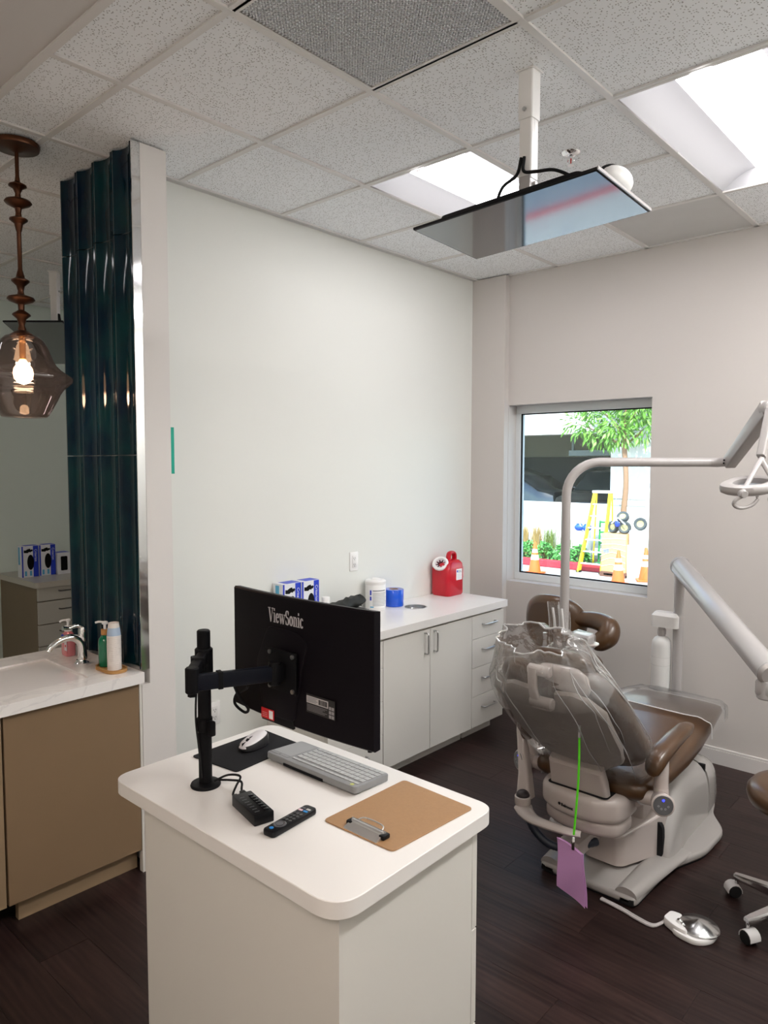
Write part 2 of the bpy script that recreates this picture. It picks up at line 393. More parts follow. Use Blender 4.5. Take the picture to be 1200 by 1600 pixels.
# ceiling: slab, suspended tiles, grid tees
SOF = 1.05
ceil = struct('ceiling', B().box(XL - .1, YN - .1, 3.30, XR + .1, YF + .2, 3.42), drywall)
struct('ceiling_soffit', B().box(XL, YN, 3.066, XR, SOF, 3.12), drywall)
struct('trim_1', B().box(XL, SOF, 3.060, XR, SOF + .024, 3.066).box(XL, SOF - .004, 3.060, XR, SOF, 3.066), gridm)
gx = [-2.406 + .61 * k for k in range(-7, 7)]; gx = [x for x in gx if XL < x < XR]
ex_ = [XL] + gx + [XR]
ey_ = [SOF, 1.323, 1.933, 2.543, 3.153, 3.763, 4.373]
_ct = {}
LC = [(-2.406, 2.543), (-1.186, 2.543), (.034, 2.543)]             # cells with the 2x4 lights
def at_cell(x, y, cx, cy, h=1): return abs(x - cx) < .05 and -.05 < y - cy < .61 * h - .1
smooth_panel = mat('plain_panel', (.60, .59, .575), .6, var=(9, .04))
for i in range(len(ex_) - 1):
    for j in range(len(ey_) - 1):
        x0, x1, y0, y1 = ex_[i], ex_[i + 1], ey_[j], ey_[j + 1]
        if j == len(ey_) - 2: y1 = YF
        if any(at_cell(x0, y0, a, c, 2) for a, c in LC) or at_cell(x0, y0, -1.796, 1.323): continue
        mm = smooth_panel if at_cell(x0, y0, -1.796, 3.763) else tilem
        k = (round(x1 - x0, 3), round(y1 - y0, 3), mm.name)
        if k in _ct: o = _ct[k].copy(); C.objects.link(o); o.parent = ceil
        else:
            o = obj('ceiling_tile', B().box(.002, .002, 3.0735, x1 - x0 - .002, y1 - y0 - .002, 3.088, .0015, 1), mm, ceil); _ct[k] = o
        o.location = (x0, y0, 0)
for x in gx:
    obj('ceiling_tee', B().box(x - .012, SOF + .024, 3.0655, x + .012, YF, 3.0735).box(x - .002, SOF + .024, 3.0735, x + .002, YF, 3.11), gridm, ceil, smooth=False)
for y in ey_[1:-1]:
    for i in range(len(ex_) - 1):
        if any(abs(ex_[i] - a) < .05 and abs(y - 3.153) < .05 for a, c in LC): continue
        obj('ceiling_tee', B().box(ex_[i] + .0125, y - .012, 3.066, ex_[i + 1] - .0125, y + .012, 3.0732), gridm, ceil, smooth=False)
obj('wall_angle', B().box(-3.043, 1.72, 3.0655, -3.023, 4.344, 3.0735).box(-2.766, YF - .02, 3.0655, XR, YF - .001, 3.0735), gridm, ceil)

# 2x4 lights
lensm = mat('light_lens', (.9, .9, .9), .5, emit=((1, .965, .985), LENS))
reflm = mat('light_reflector', (.40, .40, .41), .55)
lensm3 = mat('added_lens_warm', (.9, .9, .9), .5, emit=((1, .84, .75), LENS2 * 1.1))  # warm glow for the added lamps behind the camera
lensm2 = mat('added_lens_bright', (.9, .9, .9), .5, emit=((1, .985, .97), LENS2))  # strong glow for the added lamps on the right
def troffer(x, y, label, w=.61, l=1.22, z=3.068, lm=None):
    t = thing('ceiling_light', label, 'ceiling light', (x + w / 2, y + l / 2, z), 0, 'recessed ceiling lights')
    f = B(); e = .016
    f.box(-w / 2 + .003, -l / 2 + .003, -.003, -w / 2 + e, l / 2 - .003, .004).box(w / 2 - e, -l / 2 + .003, -.003, w / 2 - .003, l / 2 - .003, .004)
    f.box(-w / 2 + e, -l / 2 + .003, -.003, w / 2 - e, -l / 2 + e, .004).box(-w / 2 + e, l / 2 - e, -.003, w / 2 - e, l / 2 - .003, .004)
    obj('frame', f, gridm, t, local=True)
    pts = []
    for k in range(9): q = k / 8; pts.append((-w / 2 + e + (.145) * q, .004 + .075 * math.sin(q * PI / 2)))
    for sgn, nm in ((1, 'reflector'), (-1, 'reflector')):
        r = B(); r.loft([[(sgn * px, yy, pz) for px, pz in pts] for yy in (-l / 2 + e, l / 2 - e)], cap=False, closed=False); obj(nm, r, reflm, t, local=True)
    for sgn in (1, -1):
        P = pts + [(-a, c) for a, c in pts[::-1]]
        s = B().slab(P, sgn * (l / 2 - e), sgn * (l / 2 - e) + sgn * .004, XZ(0)); obj('end_plate', s, reflm, t, local=True)
    L = B(); x0 = pts[-1][0]; N = 12
    L.loft([[(x0 + (-2 * x0) * k / N, yy, .079 - .091 * math.sin(PI * k / N)) for k in range(N + 1)] for yy in (-l / 2 + e, l / 2 - e)], cap=False, closed=False)
    obj('lens', L, lm or lensm, t, local=True)
    return t
tl = troffer(-2.406, 2.543, 'recessed ceiling light behind the hanging screen, left of its pole')
dup(tl, (-.881, 3.153, 3.068), 0, 'large recessed ceiling light cut by the right edge of the picture')
tb_ = troffer(-1.0, -1.75, 'recessed ceiling light added for brightness behind the camera on the left', z=3.060, lm=lensm3)  # unseen lamp, added to brighten the near half of the room
dup(tb_, (.25, -1.14, 3.060), 0, 'recessed ceiling light added for brightness behind the camera on the right')  # its twin, likewise added out of view
tr3 = troffer(.034, 2.543, 'recessed ceiling light added for brightness by the window wall, right of the picture', lm=lensm2)  # not visible; added to light the cabinet faces more evenly
dup(tr3, (.339, 1.323 + .305, 3.068), 0, 'recessed ceiling light added for brightness right of the camera')  # second unseen lamp added on the right for brightness
dup(tl, (-4.541, 3.153, 3.068), 0, 'recessed ceiling light added to brighten the next room, hidden behind the tiled wing')  # added out of sight to lift the dark next room
dup(tl, (-4.2, .0, 3.060), 0, 'recessed ceiling light added for brightness left of the sink, outside the picture')  # another unseen lamp, added because the left side was dark
# return air grille: real egg crate
g = thing('air_grille', 'dark perforated return air grille set in the ceiling grid', 'vent', (-1.491, 1.628, 3.07))
fr = B(); a, c = .302, .283
fr.box(-a, -a, -.004, -c, a, .003).box(c, -a, -.004, a, a, .003).box(-c, -a, -.004, c, -c, .003).box(-c, c, -.004, c, a, .003)
obj('frame', fr, gridm, g, local=True)
cr = B(); n = 46; p = 2 * c / n
t = bmesh.new()
for k in range(1, n):
    q = -c + p * k
    for ax in (0, 1):
        w2 = .0026
        co = [(q - w2, -c), (q + w2, -c), (q + w2, c), (q - w2, c)]
        co = [(u, v) if ax == 0 else (v, u) for u, v in co]; lo = [t.verts.new((u, v, -.001)) for u, v in co]; hi = [t.verts.new((u, v, .009)) for u, v in co]
        t.faces.new(lo)
        for e in range(4): t.faces.new((lo[e], lo[(e + 1) % 4], hi[(e + 1) % 4], hi[e]))
cr.add(t); obj('egg_crate', cr, mat('grille_grey', (.74, .75, .78), .5), g, local=True, smooth=False, kind='stuff')
obj('duct_plate', B().box(-c, -c, .02, c, c, .03), mat('duct_dark', (.02, .02, .022), .8), g, local=True)
# sprinkler
s = thing('sprinkler_head', 'small chrome fire sprinkler head on the ceiling beside the pole', 'sprinkler', (-1.513, 2.869, 3.0735))
obj('escutcheon', B().lathe([(.0, -.002), (.02, -.012), (.036, -.006), (.040, 0)], n=24), chrome, s, local=True)
obj('body', B().cyl((0, 0, -.008), (0, 0, -.026), .009).tube([(-.011, 0, -.022), (-.014, 0, -.036), (0, 0, -.050)], .0025, 6).tube([(.011, 0, -.022), (.014, 0, -.036), (0, 0, -.050)], .0025, 6), chrome, s, local=True)
obj('glass_bulb', B().cyl((0, 0, -.026), (0, 0, -.049), .0028, n=10), mat('red_fluid', (.55, .02, .02), .15), s, local=True)
obj('deflector', B().cyl((0, 0, -.050), (0, 0, -.052), .013, n=18), chrome, s, local=True)

# ================================================================== HANGING SCREEN
def screen(name, cx, cy, label, rz=0, tilt=(-2.2, -2.9)):
    Z = 2.583
    t = thing(name, label, 'television', (cx, cy, Z), rz, 'screens hung flat under the ceiling')
    tl_ = Matrix.Rotation(math.radians(tilt[0]), 4, 'Y') @ Matrix.Rotation(math.radians(tilt[1]), 4, 'X')
    hw, hd = .345, .195
    def tb(b): bmesh.ops.transform(b.bm, matrix=tl_, verts=b.bm.verts); return b
    obj('bezel', tb(B().box(-hw, -hd, 0, hw, hd, .010, .002)), blackp, t, local=True)
    obj('screen_panel', tb(B().box(-hw + .006, -hd + .006, -.0012, hw - .006, hd - .006, .0005)), mat('screen_glass', (.012, .016, .02), .06, spec=1.0, coat=1.), t, local=True)
    b = B().slab(rpoly([(-.27, -.15), (.27, -.15), (.27, .13), (-.27, .13)], .03), .010, .045, bev=.012); obj('back_housing', tb(b), blackp, t, local=True)
    obj('edge_strip', tb(B().box(hw, -hd, .001, hw + .004, hd, .011)), silver, t, local=True)
    b = B().ball((.298, .030, .056), (.050, .075, .044)); obj('side_cover', tb(b), white, t, local=True)
    obj('side_cover_vent', tb(B().ball((.288, .022, .066), (.045, .060, .040))), rubber, t, local=True)
    # mount: disc bracket, ball joint, square pole to the ceiling
    obj('mount_plate', B().lathe([(.0, .045), (.062, .045), (.066, .052), (.060, .060), (.030, .066), (.024, .085), (0, .085)], n=32), blackg, t, local=True)
    for k in range(6):
        a = k * PI / 3; obj('mount_screw', B().cyl((.045 * math.cos(a), .045 * math.sin(a), .058), (.045 * math.cos(a), .045 * math.sin(a), .066), .006, n=10), steel, t, local=True)
    obj('mount_yoke', B().box(-.022, -.026, .080, .022, .026, .145, .004).cyl((-.032, 0, .118), (.032, 0, .118), .009, n=12), silver, t, local=True)
    obj('pole', B().slab(rrect(-.024, -.024, .024, .024, .006), .135, .47 - .115).box(.0235, -.004, .17, .0245, .004, .34), white, t, local=True)
    obj('pole_sleeve', B().slab(rrect(-.028, -.028, .028, .028, .007), .33, .4905), white, t, local=True)
    obj('sleeve_bolt', B().cyl((0, -.028, .36), (0, -.034, .36), .007, n=12), steel, t, local=True)
    obj('ceiling_collar', B().box(-.034, -.034, .4865, .034, .034, .4905), white, t, local=True)
    obj('cable', B().tube([(-.012, -.027, .205), (-.024, -.034, .15), (-.07, -.045, .12), (-.085, -.06, .07), (-.085, -.07, .030)], .0055, 8), rubber, t, local=True)
    obj('cable', B().tube([(.0, -.027, .205), (.004, -.036, .155), (.06, -.05, .135), (.13, -.055, .12), (.20, -.06, .075), (.21, -.05, .042)], .0055, 8), rubber, t, local=True)
    return t
scr = screen('ceiling_screen', -1.318, 2.2, 'flat glossy screen hung face down from a white ceiling pole above the dental chair')
screen('ceiling_screen', -5.07, 2.25, 'dark hung screen half hidden behind the blue tiles in the next room', math.radians(132), (15, 0))

# ================================================================== PENDANT
p = thing('pendant_lamp', 'bronze pendant lamp with smoky glass shade hanging over the sink', 'lamp', (-3.162, 1.262, 3.066))
zz = lambda px: 2.82 - (px - 320) * .0026 - 3.066
obj('ceiling_canopy', B().lathe([(0, 0), (.088, 0), (.090, -.006), (.086, -.020), (.030, -.026), (.012, -.034), (0, -.034)], n=40), bronze, p, local=True)
prof = [(.0078, zz(232)), (.0078, zz(275)), (.011, zz(284)), (.034, zz(289)), (.035, zz(291)), (.018, zz(295)), (.0105, zz(302)), (.012, zz(308)), (.048, zz(313)), (.053, zz(316)), (.046, zz(319)), (.014, zz(325)), (.011, zz(332)),
        (.013, zz(338)), (.035, zz(341.5)), (.035, zz(343.5)), (.017, zz(349)), (.011, zz(360)), (.009, zz(362)), (.009, zz(420)), (.012, zz(424)), (.018, zz(433)), (.035, zz(437)), (.035, zz(439)), (.016, zz(446)), (.011, zz(454)),
        (.014, zz(459)), (.050, zz(464)), (.054, zz(467)), (.046, zz(470)), (.013, zz(475)), (.012, zz(484)), (.034, zz(490)), (.036, zz(492)), (.018, zz(498)), (.012, zz(508)), (.016, zz(513)), (.016, zz(516)), (.028, zz(518)), (.046, zz(523)), (.048, zz(526)), (.0, zz(526))]
obj('turned_stem', B().lathe(prof, n=28), bronze, p, local=True)
gp = [(.046, 524), (.066, 526), (.084, 533), (.098, 543), (.108, 553), (.118, 563), (.130, 571), (.148, 578), (.172, 584), (.188, 588), (.193, 592), (.188, 597), (.174, 602), (.156, 608), (.142, 616), (.130, 626), (.116, 636), (.104, 645), (.094, 651), (.086, 654), (0, 655)]
sm = [(r, zz(y)) for r, y in gp]
smoke = film('smoked_glass', (.40, .34, .335), .09, .01, .02, None, .65)
obj('glass_shade', B().lathe(sm, n=56), smoke, p, local=True, ang=80)
obj('lamp_holder', B().cyl((0, 0, zz(524)), (0, 0, zz(562)), .014, .012, bev=.002), mat('brass', (.55, .30, .12), .3, .9), p, local=True)
bl = B().lathe([(.012, zz(562)), (.022, zz(568)), (.036, zz(576)), (.040, zz(584)), (.036, zz(592)), (.022, zz(599)), (0, zz(602))], n=24)
obj('light_bulb', bl, mat('bulb_glow', (1, .8, .6), .3, emit=((1, .66, .36), 9)), p, local=True)
pl_ = bpy.data.lights.new('pendant_light', 'POINT'); pl_.energy = 9; pl_.color = (1, .72, .46); pl_.shadow_soft_size = .04
po = bpy.data.objects.new('pendant_light', pl_); C.objects.link(po); po.parent = p; po.location = (0, 0, zz(606))

# ================================================================== SINK COUNTER ON THE LEFT
vt = thing('vanity_worktop', 'white quartz sink worktop with veins, butting the blue tiled wing', 'worktop', (-3.08, .6, .835))
bx0, bx1, by0, by1 = -3.275, -2.850, .84, 1.365
b = B().box(-3.42, -.5, .835, bx0, 1.5505, .88).box(bx1, -.5, .835, -2.745, 1.5505, .88).box(bx0, by1, .835, bx1, 1.5505, .88).box(bx0, -.5, .835, bx1, by0, .88)
obj('slab', b, quartz, vt, smooth=False)
porc = mat('porcelain', (.80, .77, .76), .12, coat=.3)
def rring(x0, y0, x1, y1, r, z): return [(x, y, z) for x, y in rrect(x0, y0, x1, y1, r)]
b = B().loft([rring(bx0 - .0005, by0 - .0005, bx1 + .0005, by1 + .0005, .004, .872), rring(bx0 + .012, by0 + .012, bx1 - .012, by1 - .012, .03, .868), rring(bx0 + .022, by0 + .022, bx1 - .022, by1 - .022, .035, .80), rring(bx0 + .04, by0 + .04, bx1 - .04, by1 - .04, .05, .745), rring(bx0 + .18, by0 + .2, bx1 - .18, by1 - .2, .03, .735)])
obj('basin', b, porc, vt)
obj('drain', B().cyl((-3.06, 1.1, .735), (-3.06, 1.1, .741), .022), chrome, vt)
vc = thing('vanity_cabinet', 'tan sink cabinet with flat door panels under the white quartz worktop', 'cabinet', (-3.08, .6, 0))
obj('body', B().box(-3.40, -.5, .10, -2.80, 1.545, .70).box(-3.40, 1.40, .70, -2.80, 1.545, .834).box(-2.83, -.5, .70, -2.80, 1.40, .834).box(-3.40, -.5, .70, -3.30, 1.40, .834), mat('cabinet_inside', (.05, .035, .02), .6), vc, smooth=False)
obj('door', B().box(-2.798, .998, .10, -2.776, 1.540, .825, .001, 1), tan, vc)
obj('door', B().box(-2.798, .40, .10, -2.776, .990, .825, .001, 1), tan2, vc)
obj('door', B().box(-2.798, -.2, .10, -2.776, .392, .825, .001, 1), tan2, vc)
obj('toe_kick', B().box(-2.86, 1.05, 0, -2.83, 1.545, .098), tan2, vc, smooth=False)
obj('filler_strip', B().box(-2.798, 1.541, 0, -2.772, 1.5515, .834), lam, vc, smooth=False)

# faucet
f = thing('sink_faucet', 'curved chrome single lever faucet at the end of the white basin', 'faucet', (-3.07, 1.435, .88))
obj('base', B().lathe([(0, 0), (.030, 0), (.031, .006), (.024, .012), (.021, .020), (0, .020)], n=24), chrome, f, local=True)
obj('spout', B().tube([(0, .004, .012), (0, .004, .06), (0, -.004, .098), (0, -.035, .122), (0, -.08, .122), (0, -.125, .102), (0, -.143, .080)], [.021, .0185, .0185, .017, .014, .0125, .0125], 16, 6), chrome, f, local=True)
obj('valve_body', B().lathe([(0, .100), (.016, .100), (.019, .115), (.019, .150), (.015, .163), (0, .167)], (0, .008, 0), n=20), chrome, f, local=True)
obj('lever', B().tube([(0, .006, .162), (0, -.018, .172), (0, -.052, .166), (0, -.080, .170)], [.012, .009, .007, .010], 12), chrome, f, local=True)

# pink hand soap
def pump_bottle(name, x, y, label, w, d, h, liquid, capm, neck, head, cap_h=.022, parts=None):
    t = thing(name, label, 'soap bottle', (x, y, .8801))
    k = .72
    R = []
    for z, sc in ((0, .86), (.004, .97), (.02, 1), (h * .72, 1), (h * .88, .86), (h * .96, .55), (h, .42)):
        R.append([(px * sc, py * sc, z) for px, py in rrect(-w / 2, -d / 2, w / 2, d / 2, min(w, d) * .38)])
    obj('bottle', B().loft(R), liquid, t, local=True)
    obj('collar', B().cyl((0, 0, h), (0, 0, h + cap_h), neck, bev=.002), capm, t, local=True)
    obj('pump_stem', B().cyl((0, 0, h + cap_h), (0, 0, h + cap_h + .022), .0055, n=12), white, t, local=True)
    z = h + cap_h + .020
    obj('pump_head', B().box(-.009, -.010, z, .009, .011, z + .012, .004).tube([(0, -.004, z + .007), (0, -.026, z + .008), (0, -.038, z + .003)], .0048, 10), white, t, local=True)
    return t
pk = pump_bottle('soap_pump_bottle', -3.255, 1.462, 'pink hand soap bottle with white pump behind the chrome faucet', .072, .045, .112, mat('pink_soap', (.62, .20, .22), .18, coat=.4), white, .017, .0, .024)
obj('label_sheet', B().box(.010, -.0236, .028, .034, -.0228, .075), mat('label_white', (.75, .70, .73), .4), pk, local=True)
obj('brand_badge', B().slab([(.016 * math.cos(a * PI / 8), .012 * math.sin(a * PI / 8)) for a in range(16)], 0, .0008, frame((-.004, -.0228, .088), (1, 0, 0), (0, 0, 1))), cardblue, pk, local=True)
obj('red_emblem', B().slab([(.006 * math.cos(a * PI / 6), .006 * math.sin(a * PI / 6)) for a in range(12)], 0, .0008, frame((.022, -.0236, .050), (1, 0, 0), (0, 0, 1))), mat('label_red', (.75, .05, .06), .4), pk, local=True)
tr = tag(obj('bamboo_tray', B().slab(rrect(-2.968, 1.430, -2.800, 1.522, .044, 8), .8802, .888, bev=.003).loft([[(px, py, .888) for px, py in rrect(-2.966, 1.432, -2.802, 1.520, .043, 8)], [(px, py, .895) for px, py in rrect(-2.968, 1.430, -2.800, 1.522, .044, 8)], [(px, py, .895) for px, py in rrect(-2.962, 1.436, -2.806, 1.516, .038, 8)], [(px, py, .8885) for px, py in rrect(-2.960, 1.438, -2.808, 1.514, .036, 8)]], cap=False), mat('bamboo', (.48, .26, .09), .5, var=(30, .15))), 'oval bamboo tray holding green soap and paper cups', 'tray')
gs = thing('soap_dispenser', 'clear green soap dispenser with bamboo collar on the oval tray', 'soap bottle', (-2.933, 1.476, .8886))
gm = mat('green_soap', (.0, .16, .075), .08, coat=.5)
obj('bottle', B().lathe([(0, 0), (.026, 0), (.029, .004), (.029, .105), (.026, .120), (.016, .132), (.012, .136), (0, .136)], n=28), gm, gs, local=True)
obj('collar', B().cyl((0, 0, .136), (0, 0, .160), .0165, bev=.001), mat('bamboo_collar', (.50, .24, .07), .5), gs, local=True)
obj('pump_stem', B().cyl((0, 0, .160), (0, 0, .182), .006, n=12), white, gs, local=True)
obj('pump_head', B().box(-.010, -.011, .180, .010, .011, .194, .004).tube([(-.004, -.004, .190), (-.020, -.016, .191), (-.032, -.026, .187)], .0045, 10), white, gs, local=True)
# stack of paper cups, mouths down: each cup its own thing
CUP = (-2.856, 1.476)
cupm = mat('cup_paper', (.74, .69, .65), .6); cupb = mat('cup_print', (.42, .53, .68), .6)
def cup(z, label, group=None, top=False):
    t = thing('paper_cup', label, 'paper cup', (CUP[0], CUP[1], z), 0, group)
    obj('cup_wall', B().lathe([(.0285, 0), (.0298, .0012), (.0287, .003), (.0215, .060), (.0210, .060), (.0282, .003), (.0285, 0)], n=28), cupm, t, local=True)
    obj('cup_bottom', B().cyl((0, 0, .056), (0, 0, .0575), .0205, n=28), cupm, t, local=True)
    if top: obj('printed_band', B().lathe([(.02835, .007), (.0243, .040), (.0240, .040), (.0280, .007), (.02835, .007)], n=28), cupb, t, local=True)
    return t
c0 = cup(.8886, 'one of the plain paper cups nested mouth down under the printed one', 'plain cups of the upturned stack')
for k in range(1, 17): dup(c0, (CUP[0] + random.uniform(-.0006, .0006), CUP[1], .8886 + .0082 * k))
cup(.8886 + .0082 * 17, 'blue printed paper cup on top of the upturned stack', None, True)

# ================================================================== CABINETS ALONG THE LEFT WALL
def handle_bar(name, p0, p1, out, parent, m=steel, r=.005):
    p0, p1, out = Vector(p0), Vector(p1), Vector(out)
    d = (p1 - p0).normalized() * .012
    P = [p0, p0 + out * .7, p0 + out + d * .6, p0 + out + d * 1.6, p1 + out - d * 1.6, p1 + out - d * .6, p1 + out * .7, p1]
    return obj(name, B().tube(P, r, 10, 3), m, parent)
FX = -2.565
def drawer_unit(y0, y1, label, x=FX, wall=-3.04, s=1, zs=(.805, .656, .471, .286, .087), m=lam, hm=steel, top=.821, hy=None, inset=0, endm=None, gap=.0015):
    t = thing('drawer_cabinet', label, 'cabinet', ((x + wall) / 2, (y0 + y1) / 2, 0), 0)
    a, b_ = sorted((wall, x - s * .021))
    obj('body', B().box(a, y0, .087, b_, y1, top), endm or m, t, smooth=False)
    a, b_ = sorted((wall, x - s * .085)); obj('toe_kick', B().box(a, y0 + inset, 0, b_, y1 - inset, .0865), endm or m, t, smooth=False)
    for k in range(4):
        a, b_ = sorted((x - s * .020, x)); d = obj('drawer', B().box(a, y0 + .0015, zs[k + 1] + gap, b_, y1 - .0015, zs[k] - gap, .001, 1), m, t)
        h0, h1 = hy or ((y0 + y1) / 2 - .07, (y0 + y1) / 2 + .07)
        zc = (zs[k] + zs[k + 1]) / 2 + (.012 if k == 0 else .02)
        handle_bar('handle', (x, h0, zc), (x, h1, zc), (s * .028, 0, 0), d, hm)
    return t
drawer_unit(2.440, 2.855, 'cream four drawer cabinet behind the monitor, nearest along the left wall', inset=.03)
drawer_unit(3.691, 4.050, 'cream four drawer cabinet at the window end of the left wall', inset=.02)
dc = thing('door_cabinet', 'cream two door cabinet between the drawer stacks along the left wall', 'cabinet', (-2.8, 3.27, 0))
obj('body', B().box(-3.04, 2.8555, .087, FX - .021, 3.690, .775).box(FX - .06, 2.8555, .775, FX - .021, 3.690, .821), lam, dc, smooth=False)
obj('toe_kick', B().box(-3.04, 2.8555, 0, FX - .085, 3.690, .0865), lam, dc, smooth=False)
for y0, y1, hy in ((2.857, 3.265, 3.214), (3.267, 3.689, 3.300)):
    d = obj('door', B().box(FX - .020, y0 + .001, .0885, FX, y1 - .001, .8035, .001, 1), lam, dc)
    handle_bar('handle', (FX, hy, .665), (FX, hy, .785), (.028, 0, 0), d)
# worktop with a waste chute hole
wt = thing('long_worktop', 'long white laminate worktop along the left wall with a waste hole', 'worktop', (-2.79, 3.25, .8215))
hx, hy_, hr = -2.838, 3.462, .066
t = bmesh.new(); x0, x1, y0, y1 = -3.043, -2.545, 2.428, 4.065
N = 48; ring = [(hx + hr * math.cos(2 * PI * k / N), hy_ + hr * math.sin(2 * PI * k / N)) for k in range(N)]
def sq(k):
    a = 2 * PI * k / N; c, s_ = math.cos(a), math.sin(a); q = .1 / max(abs(c), abs(s_)); return (hx + c * q, hy_ + s_ * q)
for z, fl in ((.8655, 0), (.8215, 1)):
    A = [t.verts.new((*p, z)) for p in ring]; Q = [t.verts.new((*sq(k), z)) for k in range(N)]
    for k in range(N):
        t.faces.new((A[k], A[(k + 1) % N], Q[(k + 1) % N], Q[k]))
    if not fl: topA = A
    else:
        for k in range(N): t.faces.new((A[k], A[(k + 1) % N], topA[(k + 1) % N], topA[k]))
bmesh.ops.recalc_face_normals(t, faces=t.faces[:])
b = B().add(t); q = .1
b.box(x0, y0, .8215, hx - q, y1, .8655).box(hx + q, y0, .8215, x1, y1, .8655).box(hx - q, y0, .8215, hx + q, hy_ - q, .8655).box(hx - q, hy_ + q, .8215, hx + q, y1, .8655)
obj('slab', b, lamtop, wt, smooth=False)
obj('hole_liner', B().lathe([(.0655, .780), (.0655, .867), (.073, .8675), (.0735, .8662), (.067, .8658), (.0665, .782), (.0655, .780)], (hx, hy_, 0), n=48), steel, wt)
obj('chute_flap', B().lathe([(0, .838), (.030, .840), (.064, .848), (.0645, .846), (0, .834)], (hx, hy_, 0), n=40), steel, wt)

# outlets
def outlet(y, z, label):
    t = thing('wall_outlet', label, 'outlet', (-3.045, y, z))
    obj('cover_plate', B().box(0, -.036, -.058, .006, .036, .058, .003), white, t, local=True)
    obj('receptacle', B().box(.006, -.018, -.036, .0085, .018, .036, .0015), mat('outlet_face', (.74, .73, .72), .35), t, local=True)
    for dz in (-.019, .019):
        for dy in (-.006, .006): obj('slot', B().box(.0084, dy - .0012, dz - .003, .0088, dy + .0012, dz + .005), rubber, t, local=True)
        obj('ground_hole', B().cyl((.0084, 0, dz - .009), (.0088, 0, dz - .009), .0025, n=10), rubber, t, local=True)
outlet(3.118, 1.168, 'white double outlet on the wall above the long worktop')
outlet(2.10, .49, 'white double outlet low on the wall behind the monitor pole')

# things on the worktop
WZ = .8657
def glove_box(x, y, label, group=None, s=1, z=WZ):
    """upright carton; front faces +x (s=1) ; local origin at the base centre"""
    t = thing('glove_box', label, 'glove box', (x, y, z), 0 if s == 1 else PI, group)
    w, d, h = .128, .078, .248
    obj('carton', B().box(-d / 2, -w / 2, 0, d / 2, w / 2, h, .001, 1), mat('carton_white', (.74, .76, .80), .4), t, local=True)
    e = .0008
    obj('spine_panel', B().box(d / 2, w / 2 - .040, .002, d / 2 + e, w / 2 - .001, h - .002), cardblue, t, local=True)
    obj('edge_panel', B().box(d / 2, -w / 2 + .001, .002, d / 2 + e, -w / 2 + .012, h - .002), cardblue, t, local=True)
    obj('top_panel', B().box(-d / 2 + .004, -w / 2 + .03, h, d / 2 - .002, w / 2 - .002, h + e), cardblue, t, local=True)
    obj('side_panel', B().box(-d / 2 + .018, -w / 2 - e, .10, d / 2 - .03, -w / 2, h - .01), cyan, t, local=True)
    obj('dispensing_window', B().slab([(.026 * math.cos(a * PI / 12), .060 * math.sin(a * PI / 12)) for a in range(24)], 0, e * 1.4, frame((d / 2, .004, .118), (0, 1, 0), (0, 0, 1))), blackm, t, local=True)
    hand = [(-.040, .195), (-.012, .192), (.000, .200), (.010, .196), (.016, .203), (.024, .201), (.026, .207), (.030, .212), (.022, .220), (.012, .216), (.006, .226), (-.012, .222), (-.026, .214), (-.040, .216)]
    obj('printed_hand', B().slab([(a - .006, c) for a, c in hand], 0, e, frame((d / 2, 0, 0), (0, 1, 0), (0, 0, 1))), blackm, t, local=True)
    for q in (-.034, .004): obj('label_bar', B().box(d / 2, q - .008, .012, d / 2 + e, q + .008, .05), cyan, t, local=True)
    text('box_lettering', 'Criterion', .026, (d / 2 + e, w / 2 - .028, h - .028), (0, 0, -1), (0, 1, 0), white, t)
    return t
glove_box(-2.990, 2.545, 'left blue and white glove box behind the monitor top edge')
glove_box(-2.985, 2.676, 'right blue and white glove box behind the monitor top edge')
sb = thing('cream_bottle', 'small white screw cap bottle beside the glove boxes', 'bottle', (-2.945, 2.79, WZ))
obj('bottle', B().lathe([(0, 0), (.031, 0), (.033, .003), (.033, .085), (.030, .096), (.018, .103), (.018, .108), (0, .108)], n=28), white, sb, local=True)
obj('screw_cap', B().lathe([(0, .105), (.0225, .105), (.0235, .108), (.0235, .137), (.021, .141), (0, .141)], n=28), white, sb, local=True)
tr2 = tag(obj('instrument_tray', B().box(-3.01, 2.855, WZ, -2.86, 3.06, WZ + .006, .002).box(-3.01, 2.855, WZ, -3.005, 3.06, WZ + .045).box(-2.865, 2.855, WZ, -2.86, 3.06, WZ + .045).box(-3.005, 2.855, WZ, -2.865, 2.86, WZ + .045).box(-3.005, 3.055, WZ, -2.865, 3.06, WZ + .045), mat('tray_grey', (.32, .32, .33), .4)), 'low grey tray on the worktop under the black pouch', 'tray')
b = B(); R = []
for k in range(9):
    q = k / 8; yy = 2.845 + .205 * q; w_ = .055 + .012 * math.sin(9 * q); h_ = .022 + .010 * math.sin(q * 3.0); zc = WZ + .066 + .026 * q + .004 * math.sin(14 * q)
    R.append([(-2.935 + w_ * math.cos(2 * PI * j / 14), yy, zc + h_ * math.sin(2 * PI * j / 14) * (1 + .25 * math.sin(5 * j + 3 * k))) for j in range(14)])
b.loft(R)
po_ = tag(obj('black_pouch', b, mat('pouch_nylon', (.012, .014, .013), .6)), 'crumpled black nylon pouch lying on the grey tray', 'pouch')
obj('drawstring', B().tube([(-2.93, 3.035, WZ + .095), (-2.925, 3.06, WZ + .115), (-2.93, 3.072, WZ + .09), (-2.935, 3.068, WZ + .05)], .003, 6), rubber, po_)
obj('knotted_end', B().ball((-2.93, 3.052, WZ + .108), (.012, .014, .016), 10, 6).ball((-2.935, 3.068, WZ + .085), (.009, .010, .018), 10, 6), rubber, po_, kind='stuff')
wc = thing('wipes_canister', 'white wipes canister with printed label beside the blue film roll', 'canister', (-2.968, 3.232, WZ))
